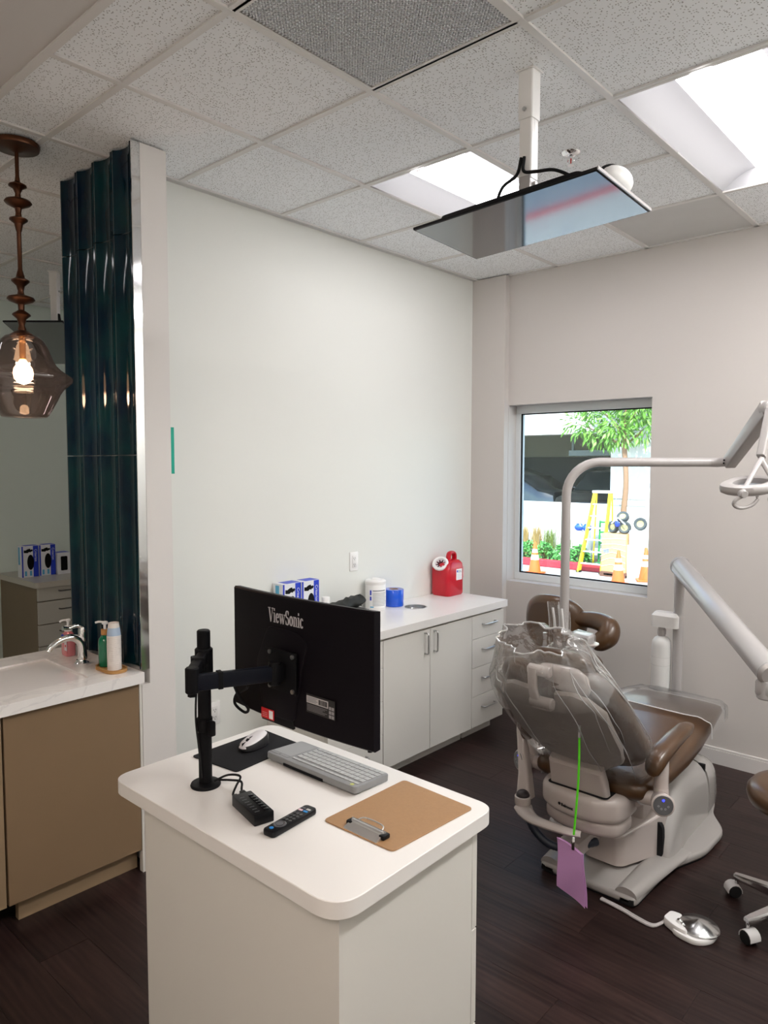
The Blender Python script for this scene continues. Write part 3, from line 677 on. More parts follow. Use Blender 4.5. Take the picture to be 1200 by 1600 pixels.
obj('tub', B().lathe([(0, 0), (.060, 0), (.063, .004), (.063, .158), (.060, .162), (0, .162)], n=36), white, wc, local=True)
obj('lid', B().lathe([(0, .160), (.064, .160), (.065, .164), (.065, .178), (.058, .186), (.030, .188), (.026, .194), (0, .195)], n=36), white, wc, local=True)
def curved(name, parent, r, z0, z1, a0, a1, m):
    N = 10; R = [[(rr * math.cos(a0 + (a1 - a0) * k / N), rr * math.sin(a0 + (a1 - a0) * k / N), z) for rr, z in ((r, z0), (r, z1), (r - .0008, z1), (r - .0008, z0))] for k in range(N + 1)]
    return obj(name, B().loft(R), m, parent, local=True)
lab = mat('label_grey', (.62, .63, .66), .5); inkm = mat('print_grey', (.20, .21, .24), .5)
curved('label_sheet', wc, .0638, .02, .135, -1.45, .75, paper)
for z0, z1 in ((.098, .128), (.066, .090)): curved('blue_block', wc, .0644, z0, z1, -1.38, -1.22, cardblue)
for k in range(11):
    z0 = .118 - k * .0085 if k else .122
    curved('text_line', wc, .0643, z0, z0 + (.006 if k == 0 else .0028), -1.1, .25 + .2 * ((k * 37 % 10) / 10), inkm)
curved('blue_block', wc, .0644, .022, .029, -1.36, -1.0, cyan)
fr_ = thing('film_roll', 'roll of blue barrier film lying flat on the worktop', 'film roll', (-2.966, 3.402, WZ))
obj('film', B().lathe([(.030, .001), (.060, .001), (.0615, .004), (.0615, .104), (.060, .106), (.030, .106), (.030, .001)], n=40), mat('blue_film', (.004, .085, .62), .2, coat=.3), fr_, local=True)
obj('core', B().lathe([(.026, 0), (.030, 0), (.030, .1065), (.026, .1065), (.026, 0)], n=32), mat('cardboard_core', (.36, .24, .14), .7), fr_, local=True)
# sharps container
sc_ = thing('sharps_container', 'red sharps container with white funnel on the window end of the worktop', 'container', (-2.955, 3.945, WZ))
def rr_(x0, y0, x1, y1, r, z): return [(x, y, z) for x, y in rrect(x0, y0, x1, y1, r, 4)]
obj('tub', B().loft([rr_(-.075, -.078, .068, .094, .03, 0), rr_(-.080, -.085, .074, .100, .03, .012), rr_(-.080, -.085, .074, .100, .03, .185), rr_(-.078, -.066, .070, .098, .03, .215), rr_(-.060, -.030, .050, .09, .03, .236), rr_(-.05, -.02, .04, .07, .03, .240)]), redp, sc_, local=True)
obj('carry_handle', B().tube([(0, .012, .228), (0, .016, .268), (0, .030, .283), (0, .062, .283), (0, .078, .268), (0, .080, .228)], .013, 10, 5, flat=1.5), redp, sc_, local=True)
ax = Vector((.30, -.72, .70)).normalized(); o_ = Vector((-.012, -.055, .205))
obj('funnel_neck', B().cyl(o_ - ax * .03, o_ + ax * .012, .050, n=28), redp, sc_, local=True)
obj('funnel_ring', B().lathe([(.048, 0), (.054, .004), (.056, .014), (.052, .020), (.040, .022), (.036, .018), (.034, .008), (.048, 0)], o_ + ax * .010, ax, 36), white, sc_, local=True)
for k in range(8):
    M = frame(o_ + ax * .024, ax.orthogonal(), ax.cross(ax.orthogonal())); a = k * PI / 4
    p1, p2, p3 = [M @ Vector(v) for v in ((.037 * math.cos(a - .34), .037 * math.sin(a - .34), 0), (.037 * math.cos(a + .34), .037 * math.sin(a + .34), 0), (.017 * math.cos(a), .017 * math.sin(a), -.008))]
    n_ = ax * .0012; obj('funnel_petal', B().loft([[p1, p2, p3], [p1 + n_, p2 + n_, p3 + n_]]), mat('petal_grey', (.62, .55, .58), .4), sc_, local=True)
obj('funnel_throat', B().cyl(o_ + ax * .011, o_ + ax * .0125, .036, n=24), mat('throat_dark', (.06, .0, .006), .6), sc_, local=True)
obj('label_sheet', B().box(.0742, .004, .105, .0750, .068, .180), paper, sc_, local=True)
obj('label_emblem', B().slab([(.007 * math.cos(a * PI / 8), .008 * math.sin(a * PI / 8)) for a in range(16)], 0, .0006, frame((.0750, .015, .165), (0, 1, 0), (0, 0, 1))), cardblue, sc_, local=True)
for k in range(6): obj('text_line', B().box(.0750, .010 + (.014 if k < 2 else 0), .160 - k * .0095 + (.006 if k < 2 else 0), .0754, .055 + .006 * (k % 2), .1635 - k * .0095 + (.006 if k < 2 else 0)), lab if k > 1 else inkm, sc_, local=True)
obj('fill_strip', B().box(.0742, .083, .118, .0750, .090, .192), mat('strip_pink', (.80, .42, .45), .4), sc_, local=True)

# ================================================================== WHITE DESK CABINET IN FRONT
isl = thing('desk_cabinet', 'white desk cabinet with rounded top in the foreground carrying the monitor arm', 'cabinet', (-1.36, 1.2, 0))
ITOP = .90
obj('worktop', B().slab(rpoly([(-1.838, .933), (-.955, .933), (-.962, 1.494), (-1.838, 1.494)], [.055, .075, .05, .06], 8), .862, ITOP, bev=.0015, seg=1), lamtop, isl, ang=25)
obj('body', B().box(-1.722, .965, .09, -.984, 1.424, .8615), lam, isl, smooth=False)
obj('toe_kick', B().box(-1.70, .99, 0, -1.01, 1.38, .0895), lam, isl, smooth=False)
for z0, z1 in ((.09, .35), (.352, .60), (.602, .86)):
    d = obj('drawer', B().box(-1.721, 1.4255, z0 + .001, -.984, 1.446, z1 - .001, .001, 1), lam, isl)
    handle_bar('handle', (-1.42, 1.446, z1 - .06), (-1.28, 1.446, z1 - .06), (0, .028, 0), d)

# monitor arm
ma = thing('monitor_arm', 'black desk pole with folding arm holding the monitor on the white cabinet', 'monitor arm', (-1.605, 1.078, ITOP))
obj('base_disc', B().lathe([(0, 0), (.039, 0), (.040, .003), (.038, .008), (.020, .010), (0, .010)], n=40), blackm, ma, local=True)
obj('pole', B().cyl((0, 0, .008), (0, 0, .420), .0175, n=28, bev=.003), blackm, ma, local=True)
obj('collar', B().cyl((0, 0, .283), (0, 0, .372), .0235, n=28, bev=.003).box(-.012, -.034, .30, .012, -.015, .355, .003), blackm, ma, local=True)
E_ = Vector((.111, -.109, .330)); A_ = Vector((0, 0, .352))
def bar(name, p, q, h, w, m, parent, bev=.005):
    p, q = Vector(p), Vector(q); d = (q - p).normalized()
    side = d.cross(Vector((0, 0, 1))).normalized(); upv = side.cross(d)
    M = frame(p, side, upv, -d) if False else Matrix((d, side, upv)).transposed().to_4x4(); M.translation = p
    return obj(name, B().box(0, -w / 2, -h / 2, (q - p).length, w / 2, h / 2, bev, 2, M), m, parent, local=True)
bar('lower_arm', A_, E_ + Vector((0, 0, .018)), .030, .026, blackm, ma)
obj('arm_clip', B().box(-.004, -.016, -.019, .012, .016, .019, .002, M=Matrix.Translation(A_ * .5 + (E_ + Vector((0, 0, .018))) * .5) @ Matrix.Rotation(math.radians(-44), 4, 'Z')), blackm, ma, local=True)
obj('elbow', B().cyl(E_ + Vector((0, 0, -.030)), E_ + Vector((0, 0, .034)), .0165, n=20, bev=.003).cyl(E_ + Vector((0, 0, -.038)), E_ + Vector((0, 0, -.030)), .011, n=6), blackm, ma, local=True)
V_ = Vector((.175, .095, .318))
bar('upper_arm', E_ + Vector((0, 0, -.005)), V_, .040, .022, mat('arm_navy', (.004, .005, .010), .4, spec=.2), ma)
obj('arm_band', B().box(-.006, -.0125, -.0215, .006, .0125, .0215, .001, M=Matrix.Translation(E_ * .68 + V_ * .32 + Vector((0, 0, -.003))) @ Matrix.Rotation(math.atan2(V_.y - E_.y, V_.x - E_.x), 4, 'Z')), blackm, ma, local=True)
obj('tilt_head', B().cyl(V_ + Vector((0, .0, -.030)), V_ + Vector((0, 0, .030)), .016, n=18, bev=.002).box(.158, .085, .295, .192, .118, .342, .005), blackm, ma, local=True)
M = Matrix.Translation((.175, .1215, .318))
obj('mounting_plate', B().box(-.055, -.004, -.055, .055, .004, .055, .003, M=M), blackm, ma, local=True)
for a in (-1, 1):
    for c in (-1, 1): obj('plate_screw', B().cyl((.175 + a * .045, .1175, .318 + c * .045), (.175 + a * .045, .113, .318 + c * .045), .006, n=10), steel, ma, local=True)
obj('cable_clip', B().cyl((0, 0, .150), (0, 0, .185), .0205, n=24, bev=.001).box(.017, -.010, .142, .040, .008, .182, .004), blackm, ma, local=True)
obj('cable', B().tube([(.010, -.020, .315), (-.022, -.01, .25), (-.012, -.0195, .18), (.006, -.022, .10), (.012, -.020, .03)], .0028, 8), rubber, ma, local=True)
obj('cable', B().tube([(.018, .01, .296), (.07, .06, .285), (.055, .10, .255), (-.03, .125, .21), (-.04, .128, .18), (.0, .13, .165), (.03, .12, .185), (.0, .112, .215), (.02, .085, .27), (.10, .11, .285)], .004, 8), rubber, ma, local=True)

# monitor, seen from behind
mo = thing('computer_monitor', 'black curved monitor seen from behind, held over the white desk cabinet', 'monitor', (-1.405, 1.222, 1.24))
def mcurve(x): return .016 * (x / .27) ** 2
N = 16; xs = [-.271 + .542 * k / N for k in range(N + 1)]
R = []
for x in xs:
    y0 = mcurve(x) - .004; R.append([(x, y0 + .018, -.168), (x, y0 + .018, .168), (x, y0, .170), (x, y0 - .004, .166), (x, y0 - .004, -.166), (x, y0, -.170)])
obj('back_cover', B().loft(R), mat('monitor_shell', (.004, .0027, .0045), .45, spec=.14), mo, local=True, ang=30)
obj('screen_panel', B().loft([[(x, mcurve(x) + .0142, -.163), (x, mcurve(x) + .0142, .163), (x, mcurve(x) + .0152, .163), (x, mcurve(x) + .0152, -.163)] for x in xs[1:-1]]), blackg, mo, local=True)
obj('rear_housing', B().slab(rpoly([(-.125, -.158), (.005, -.158), (.035, -.02), (.06, .06), (.02, .085), (-.10, .085), (-.15, -.02)], .02), .004, .012, XZ(0), bev=.004), mat('monitor_shell', (0, 0, 0)), mo, local=True)
obj('chin_cover', B().slab([(-.127, -.176), (.001, -.176), (.001, -.155), (-.127, -.155)], .002, .011, XZ(0), bev=.001), blackp, mo, local=True)
obj('joystick', B().cyl((.247, .02, -.177), (.247, .02, -.167), .006, n=12), blackp, mo, local=True)
yb = -.0085
def serif(word, size, x0, z0, y, parent, m, sx=.62):
    'bold condensed serif lettering cut as flat strokes, one mesh'
    arc = lambda cx, cy, rx, ry, a0, a1, n=14: [(cx + rx * math.cos(math.radians(a0 + (a1 - a0) * k / n)), cy + ry * math.sin(math.radians(a0 + (a1 - a0) * k / n))) for k in range(n + 1)]
    S_ = lambda x, z, w=.34: ([(x, z), (x + w, z)], 't')
    G = {'V': (.86, [([(.16, 1), (.44, 0)], 'T'), ([(.74, 1), (.46, .02)], 't'), S_(-.02, .97, .40), S_(.56, .97, .34)]),
         'i': (.40, [([(.18, 0), (.18, .68)], 'T'), S_(.0, .655, .2), S_(.0, .03, .36), ([(.10, .90), (.26, .90)], 'D')]),
         'e': (.56, [(arc(.27, .34, .19, .31, 5, 325, 22), 's'), ([(.10, .385), (.46, .385)], 't')]),
         'w': (1.02, [([(.12, .68), (.32, 0)], 'T'), ([(.52, .66), (.34, .02)], 't'), ([(.48, .68), (.68, 0)], 'T'), ([(.90, .68), (.70, .02)], 't'), S_(-.02, .655, .32), S_(.76, .655, .26), S_(.36, .655, .26)]),
         'S': (.66, [(arc(.31, .74, .20, .23, 20, 250, 16) + arc(.31, .27, .22, .245, 75, -160, 16), 's'), ([(.50, .70), (.50, .98)], 't'), ([(.08, .30), (.08, .02)], 't')]),
         'o': (.60, [(arc(.28, .34, .20, .31, 0, 360, 26), 's')]),
         'n': (.68, [([(.16, 0), (.16, .68)], 'T'), ([(.50, 0), (.50, .46)], 'T'), (arc(.33, .46, .17, .19, 0, 170, 12), 's'), S_(.0, .655, .18), S_(.0, .03, .30), S_(.36, .03, .30)]),
         'c': (.52, [(arc(.27, .34, .19, .31, 45, 320, 20), 's'), ([(.40, .52), (.40, .60)], 'T')])}
    t = bmesh.new(); x = x0
    for ch_ in word:
        w_, st = G[ch_]
        for P, md in st:
            n = len(P); L_ = []
            for k in range(n):
                a = Vector(P[max(k - 1, 0)]); b_ = Vector(P[min(k + 1, n - 1)]); d = (b_ - a).normalized(); nn = Vector((-d.y, d.x))
                h = {'T': .085, 't': .03, 'D': .085}.get(md, .03 + .062 * abs(d.y) ** 1.5); p = Vector(P[k]); L_.append((p + nn * h, p - nn * h))
            vs = [[t.verts.new((x + q.x * size * sx, y, z0 + q.y * size)) for q in pr] for pr in L_]
            for u_, v_ in zip(vs, vs[1:]): t.faces.new((u_[0], u_[1], v_[1], v_[0]))
        x += w_ * size * sx
    e = bmesh.ops.extrude_face_region(t, geom=t.faces[:]); bmesh.ops.translate(t, vec=(0, -.0005, 0), verts=[v for v in e['geom'] if isinstance(v, bmesh.types.BMVert)])
    bmesh.ops.recalc_face_normals(t, faces=t.faces[:]); b_ = B(); b_.add(t)
    return obj('brand_lettering', b_, m, parent, smooth=False, local=True, kind='stuff')
serif('ViewSonic', .038, -.098, .097, yb - .0004, mo, mat('logo_silver', (.50, .48, .50), .4), .645)
L = B().box(.052, yb - .0006, -.115, .156, yb, -.067); obj('rating_label', L, mat('label_black', (.018, .017, .018), .45), mo, local=True)
obj('label_sheet', B().box(.053, yb - .001, -.090, .132, yb - .0006, -.072), mat('label_grey2', (.48, .46, .46), .5), mo, local=True)
x = .098
while x < .128:
    w_ = random.choice((.0008, .0013, .002)); obj('barcode_bar', B().box(x, yb - .0013, -.0875, x + w_, yb - .001, -.0745), blackm, mo, local=True, smooth=False); x += w_ + random.choice((.0008, .0012))
for k in range(4): obj('text_line', B().box(.056, yb - .001, -.076 - .0035 * k, .094 - .006 * (k % 2), yb - .0010 - .0003, -.0745 - .0035 * k), inkm, mo, local=True, smooth=False)
for k in range(5): obj('text_line', B().box(.055, yb - .0009, -.0955 - .0036 * k, .128 - .008 * (k % 3), yb - .0006, -.0942 - .0036 * k), mat('print_pale', (.20, .19, .20), .5), mo, local=True, smooth=False)
for k in range(6): obj('approval_mark', B().box(.135 + .010 * (k % 2), yb - .0009, -.113 + .0105 * (k // 2), .143 + .010 * (k % 2), yb - .0006, -.105 + .0105 * (k // 2)), mat('print_pale2', (.30, .29, .30), .5), mo, local=True, smooth=False)
obj('red_sticker', B().box(-.126, -.0135, -.170, -.073, -.0125, -.142), mat('sticker_red', (.60, .012, .018), .4), mo, local=True)
obj('white_patch', B().box(-.093, -.0140, -.167, -.077, -.0135, -.145), paper, mo, local=True)
for k in range(3): obj('text_line', B().box(-.121, -.0139, -.165 + .005 * k, -.10, -.0135, -.1635 + .005 * k), mat('sticker_pink', (.80, .35, .35), .5), mo, local=True, smooth=False)

# items on the desk cabinet
Z0 = ITOP + .0004
mp_ = tag(obj('mouse_pad', B().slab(rpoly([(-1.793, 1.158), (-1.607, 1.180), (-1.626, 1.432), (-1.800, 1.432)], .012), Z0, Z0 + .003), mat('pad_cloth', (.012, .012, .014), .8, spec=.2)), 'black cloth mouse pad beside the monitor pole on the white cabinet', 'mouse pad')
ms = thing('computer_mouse', 'white and black wireless mouse on the black mouse pad', 'mouse', (-1.712, 1.322, Z0 + .0032), math.radians(8))
def mring(z, kx, ky, oy=0): return [(.031 * kx * math.copysign(abs(math.cos(a)) ** .8, math.cos(a)), oy + .052 * ky * math.copysign(abs(math.sin(a)) ** .85, math.sin(a)), z) for a in [2 * PI * k / 28 for k in range(28)]]
def tilt(r): return [(x, y, z * (1 + .35 * y / .052)) for x, y, z in r]
obj('body', B().loft([mring(0, .86, .93), mring(.004, 1, 1), tilt(mring(.018, 1.0, 1.0)), tilt(mring(.026, .92, .95))]), mat('mouse_black', (.02, .02, .022), .35), ms, local=True)
obj('top_shell', B().loft([tilt(mring(.0175, .86, 1.005, -.002)), tilt(mring(.026, .82, .94, -.001)), tilt(mring(.0325, .62, .76)), tilt(mring(.0355, .34, .45)), tilt(mring(.0362, .05, .08))]), mat('mouse_white', (.72, .69, .70), .3), ms, local=True)
obj('scroll_wheel', B().cyl((-.0035, -.024, .0255), (.0035, -.024, .0255), .0075, n=18), rubber, ms, local=True)
obj('button_gap', B().box(-.0006, -.050, .012, .0006, -.030, .0262).box(-.0006, -.018, .020, .0006, .004, .0352), blackm, ms, local=True, kind='stuff')
kb = thing('computer_keyboard', 'grey wireless keyboard with touchpad on the white desk cabinet', 'keyboard', (-1.438, 1.360, Z0), math.radians(.4))
kg = mat('keyboard_grey', (.22, .225, .23), .42); kk = mat('key_grey', (.40, .41, .41), .45)
tl_ = Matrix.Translation((0, 0, .004)) @ Matrix.Rotation(math.radians(-3.5), 4, 'X')
def ktr(b, M=tl_): bmesh.ops.transform(b.bm, matrix=M, verts=b.bm.verts); return b
obj('case', ktr(B().slab(rrect(-.178, -.069, .178, .069, .012), -.002, .017, bev=.003)), kg, kb, local=True, ang=30)
obj('touchpad', ktr(B().box(-.172, -.045, .017, -.098, .060, .0175)), mat('pad_grey', (.29, .295, .30), .4), kb, local=True)
obj('touchpad_button', ktr(B().box(-.172, -.058, .017, -.136, -.047, .0178).box(-.134, -.058, .017, -.098, -.047, .0178)), kg, kb, local=True, kind='stuff')
key = None
for r_ in range(6):
    yk = -.050 + .0195 * r_
    n_ = 14; w_ = .258 / n_
    for c_ in range(n_):
        if r_ == 5 and 4 <= c_ <= 8 and c_ != 4: continue
        wide = w_ * (5 if (r_ == 5 and c_ == 4) else 1); hgt = .0165 if r_ else .009
        x0 = -.088 + w_ * c_
        if key is None or wide > w_ or r_ == 0:
            kx = obj('key', ktr(B().box(.0008, 0, .017, wide - .0008, hgt, .0192, .0008, 1), Matrix.Identity(4)), kk, kb, local=True); mm = kx
            if key is None and r_ > 0: key = kx
        else:
            mm = key.copy(); C.objects.link(mm); mm.parent = kb
        mm.matrix_local = tl_ @ Matrix.Translation((x0, yk, 0))
obj('rear_slot', B().box(-.10, -.0705, .006, .06, -.0675, .013), blackm, kb, local=True)
obj('power_mark', ktr(B().cyl((.158, -.058, .0168), (.158, -.058, .0176), .006, n=16)), mat('mark_green', (.42, .44, .12), .5), kb, local=True)
cb = thing('clipboard', 'brown hardboard clipboard with steel clip on the white desk cabinet', 'clipboard', (-1.114, 1.305, Z0))
obj('board', B().slab(rpoly([(-.116, -.151), (.102, -.146), (.118, .140), (-.114, .148)], .014), 0, .0032, bev=.0006, seg=1), mat('hardboard', (.33, .185, .085), .55, var=(140, .10)), cb, local=True)
obj('clip', B().slab([(-.030 + 0, 0), (-.004, .0), (.004, .004), (.006, .012), (.001, .016), (-.004, .010), (-.026, .004)], -.052, .052, Matrix.Translation((.0, -.116, .0032)) @ frame((0, 0, 0), (0, 1, 0), (0, 0, 1), (1, 0, 0))), mat('clip_steel', (.78, .78, .78), .30, .85), cb, local=True)
obj('clip_roll', B().cyl((-.048, -.118, .011), (.048, -.118, .011), .0065, n=16), mat('clip_steel', (.78, .78, .78), .30, .85), cb, local=True)
obj('clip_lever', B().tube([(-.040, -.113, .014), (-.030, -.098, .017), (0, -.094, .017), (.030, -.098, .017), (.040, -.113, .014)], .0018, 8), mat('clip_steel', (.78, .78, .78), .30, .85), cb, local=True)
for sx in (-1, 1): obj('clip_corner', B().box(sx * .052 - .008, -.130, .0033, sx * .052 + .008, -.106, .014, .003), blackp, cb, local=True)
hb = thing('usb_hub', 'black multi port hub box with two cables beside the monitor pole', 'usb hub', (-1.386, 1.064, Z0), math.radians(-13))
obj('case', B().box(-.066, -.026, 0, .066, .026, .027, .003), blackp, hb, local=True)
for k in range(7):
    obj('switch_button', B().box(-.040 + .0145 * k, .006, .027, -.031 + .0145 * k, .018, .0300, .0015), blackg, hb, local=True)
    obj('port_mark', B().box(-.040 + .0145 * k, -.016, .027, -.038 + .0145 * k, -.004, .0273), mat('mark_grey', (.16, .16, .17), .5), hb, local=True)
obj('cable', B().tube([(-.066, .012, .014), (-.10, .016, .016), (-.135, .030, .022), (-.165, .012, .020), (-.196, -.006, .014)], .003, 8), rubber, hb, local=True)
obj('cable', B().tube([(-.066, -.010, .013), (-.095, -.010, .013), (-.125, .012, .020), (-.150, .034, .030), (-.185, .015, .026), (-.197, -.02, .014)], .003, 8), rubber, hb, local=True)
obj('plug', B().box(-.092, .005, .007, -.066, .019, .021, .002), blackp, hb, local=True); obj('plug', B().box(-.086, -.016, .008, -.066, -.004, .019, .002), blackp, hb, local=True)
rm = thing('remote_control', 'black slim remote control lying between hub and clipboard', 'remote', (-1.277, 1.092, Z0), math.radians(5.5))
obj('case', B().slab(rrect(-.019, -.076, .019, .076, .010), 0, .015, bev=.004), blackp, rm, local=True)
obj('navigation_ring', B().lathe([(.010, .015), (.0135, .0165), (.016, .015)], (0, -.036, 0), n=28), mat('ring_grey', (.10, .10, .11), .35), rm, local=True)
obj('select_button', B().cyl((0, -.036, .0148), (0, -.036, .0162), .009, n=20), mat('ring_grey', (.1, .1, .1)), rm, local=True)
obj('voice_button', B().cyl((-.002, -.061, .0148), (-.002, -.061, .0162), .0052, n=16), mat('button_blue', (.02, .22, .62), .4), rm, local=True)
for r_ in range(4):
    for c_ in (-1, 0, 1): obj('button', B().cyl((c_ * .0105, -.012 + r_ * .0125, .0148), (c_ * .0105, -.012 + r_ * .0125, .0163), .0040, n=12), mat('button_dark', (.06, .06, .065), .4), rm, local=True)
for k, (c_, col) in enumerate(((-1, (.75, .55, .60)), (1, (.03, .25, .60)), (-1, (.08, .08, .09)), (1, (.5, .5, .5)))):
    obj('app_button', B().box(c_ * .008 - .006, .040 + .011 * (k // 2), .0148, c_ * .008 + .006, .047 + .011 * (k // 2), .0160, .001), mat('app_%s' % 'abcd'[k], col, .4), rm, local=True)

# ================================================================== DENTAL CHAIR
ch = thing('dental_chair', 'brown dental chair with pale shell, its back wrapped in clear film', 'dental chair', (-1.30, 3.2, 0))
CXc = -1.30
P0 = Vector((CXc, 2.309, .929)); ES = Vector((0, .6607, -.7506)); EN = Vector((0, .7506, .6607)); EX = Vector((1, 0, 0))
def bk(x, s, n): return P0 + EX * x + ES * s + EN * n
def lerp(tab, s):
    for (a, va), (b_, vb) in zip(tab, tab[1:]):
        if s <= b_: t = max(0, (s - a) / (b_ - a)); t = t * t * (3 - 2 * t); return va + (vb - va) * t
    return tab[-1][1]
# base plate with side rails
half = [(.215, 2.70), (.220, 3.06), (.295, 3.27), (.300, 3.52), (.20, 3.67), (.17, 3.80)]
out = [(CXc + x, y) for x, y in half] + [(CXc - x, y) for x, y in half[::-1]]
obj('base_plate', B().slab(rpoly(out, [.03, .08, .06, .06, .05, .02] * 1 + [.02, .05, .06, .06, .08, .03]), .008, .042, bev=.012, seg=3), greyp, ch)
obj('base_rubber', B().slab(rpoly([(CXc + (x - CXc) * .97, 3.2 + (y - 3.2) * .985) for x, y in out], .04), .0005, .008), rubber, ch)
for sx in (-1, 1):
    R = []
    for k in range(15):
        q = k / 14; yy = 2.712 + .50 * q; w_ = .045 + .025 * q; hgt = .030 * (1 - .75 * max(0, q - .45) / .55); xc = CXc + sx * (.168 + .02 * q)
        R.append([(xc + w_ * math.cos(a), yy, .040 + max(0, hgt * math.sin(a))) for a in [PI * j / 10 for j in range(11)]] + [(xc - w_, yy, .036), (xc + w_, yy, .036)])
    obj('base_rail', B().loft(R), greyp, ch, ang=50)
    obj('rail_cap', B().box(CXc + sx * .175 - .030, 2.700, .010, CXc + sx * .175 + .030, 2.714, .034, .004), rubber, ch)
# rear covers
R = []
for yy, w_, h_ in ((3.058, .196, .05), (3.066, .206, .10), (3.082, .211, .165), (3.11, .213, .225), (3.16, .213, .275), (3.23, .210, .308), (3.32, .200, .322), (3.45, .198, .325), (3.612, .196, .305)):
    R.append([(CXc + w_ * (1 if c >= 0 else -1) * abs(c) ** .42, yy, .038 + (h_ - .038) * s_ ** .50) for c, s_ in [(math.cos(a), math.sin(a)) for a in [PI * j / 20 for j in range(21)]]])
obj('front_cover', B().loft(R), mat('cover_plastic', (.42, .40, .385), .2, coat=.4), ch, ang=60)
R = []
for yy, w_, h_ in ((3.622, .198, .305), (3.70, .192, .296), (3.78, .180, .275), (3.84, .160, .240), (3.872, .130, .19), (3.88, .10, .12)):
    R.append([(CXc + w_ * (1 if c >= 0 else -1) * abs(c) ** .42, yy, .060 + (h_ - .060) * s_ ** .50) for c, s_ in [(math.cos(a), math.sin(a)) for a in [PI * j / 20 for j in range(21)]]])
obj('rear_cover', B().loft(R), mat('cover_plastic', (.5, .5, .5)), ch, ang=60)
obj('cover_mouth', B().slab(rpoly([(CXc - .185, .05), (CXc + .185, .05), (CXc + .18, .20), (CXc + .12, .225), (CXc - .12, .225), (CXc - .18, .20)], .03), -3.080, -3.055, frame((0, 0, 0), (1, 0, 0), (0, 0, 1))), rubber, ch)
obj('cover_gap', B().box(CXc - .17, 3.608, .06, CXc + .172, 3.626, .290), rubber, ch)
obj('rear_plinth', B().slab(rpoly([(CXc - .19, 3.62), (CXc + .19, 3.62), (CXc + .165, 3.80), (CXc + .10, 3.872), (CXc - .10, 3.872), (CXc - .165, 3.80)], .04), .0005, .062), mat('plinth_grey', (.13, .135, .14), .4), ch)
# lift cover under the seat
pl = [(-1.365, 2.852), (-1.238, 2.852), (-1.212, 2.874), (-1.124, 3.10), (-1.124, 3.26), (-1.476, 3.26), (-1.476, 3.10), (-1.392, 2.874)]
b = B().slab(rpoly(pl, .012, 3), 0, 1, bev=0)
for v in b.bm.verts: v.co.z = (.058 if v.co.z < .5 else .188 + (v.co.y - 2.85) * .24)
bmesh.ops.bevel(b.bm, geom=[e for e in b.bm.edges if all(v.co.z > .17 for v in e.verts)], offset=.012, segments=3, affect='EDGES')
obj('lift_cover', b, beige, ch)
obj('lift_groove', B().box(-1.1260, 3.09, .09, -1.1232, 3.20, .093), rubber, ch)
obj('lift_column', B().box(-1.42, 3.0, .20, -1.18, 3.45, .43, .02), beige, ch)
# seat carriage with the maker's name
pl = [(CXc - .178, 2.80), (CXc - .182, 2.68), (CXc - .165, 2.622), (CXc - .09, 2.577), (CXc, 2.562), (CXc + .09, 2.577), (CXc + .165, 2.622), (CXc + .182, 2.68), (CXc + .178, 2.80)]
obj('seat_carriage', B().slab(rpoly(pl, .03), .350, .455, bev=.030, seg=4), beige, ch, ang=50)
pl2 = [(CXc + (x - CXc) * .93, 2.70 + (y - 2.70) * .80) for x, y in pl]
obj('carriage_skirt', B().slab(rpoly(pl2, .03), .288, .352, bev=.022, seg=3), beige, ch, ang=50)
def on_carriage(body, x0, size):
    t_ = text('maker_lettering', body, size, (x0 - CXc, 2.5655 - 3.2, .392), (1, -.15, 0), (0, 0, 1), blackp, ch, bold=.0008); return t_
on_carriage('Belmont', -1.345, .0165)
obj('maker_emblem', B().slab([(.006 * math.cos(a * PI / 8), .006 * math.sin(a * PI / 8)) for a in range(16)], 0, .0012, frame((-1.354, 2.568, .398), (1, -.15, 0), (0, 0, 1))), blackp, ch)
# back hinge plate
R = []
for s_, w_, n0, th in ((.46, .115, -.02, .05), (.53, .122, -.045, .05), (.585, .125, -.075, .05), (.635, .125, -.115, .045), (.675, .118, -.150, .035)):
    R.append([bk(x, s_, n) for x, n in rrect(-w_, n0 - th / 2, w_, n0 + th / 2, .016, 4)])
obj('back_hinge', B().loft(R), beige, ch, ang=60)
obj('hinge_gap', B().slab(rrect(CXc - .130, 2.600, CXc + .130, 2.70, .02), .4552, .4570), rubber, ch)
# back shell
HW = [(0, .19), (.10, .214), (.30, .216), (.42, .195), (.52, .15), (.56, .10)]
def stop(u): a = abs(u); return lerp([(0, .082), (.13, .080), (.27, .004), (.62, .0), (.85, .022), (1, .10)], a)
def sbot(u): return .548 - .13 * abs(u) ** 3.2
NU, NV = 30, 16; R = []
for i in range(NU + 1):
    u = -1 + 2 * i / NU; bl_, fl = [], []
    for j in range(NV + 1):
        v = j / NV; s_ = stop(u) + (sbot(u) - stop(u)) * v; x = u * lerp(HW, s_)
        e = max(0, 1 - min(v, 1 - v) * 14) ** 2 * .008
        nb = -.012 + .016 * u * u + .020 * (v - .5) ** 2 + e; bl_.append(bk(x, s_, nb)); fl.append(bk(x, s_, nb + .026 - e))
    R.append(bl_ + fl[::-1])
obj('back_shell', B().loft(R), mat('shell_taupe', (.34, .30, .275), .38, coat=.1), ch, ang=50)
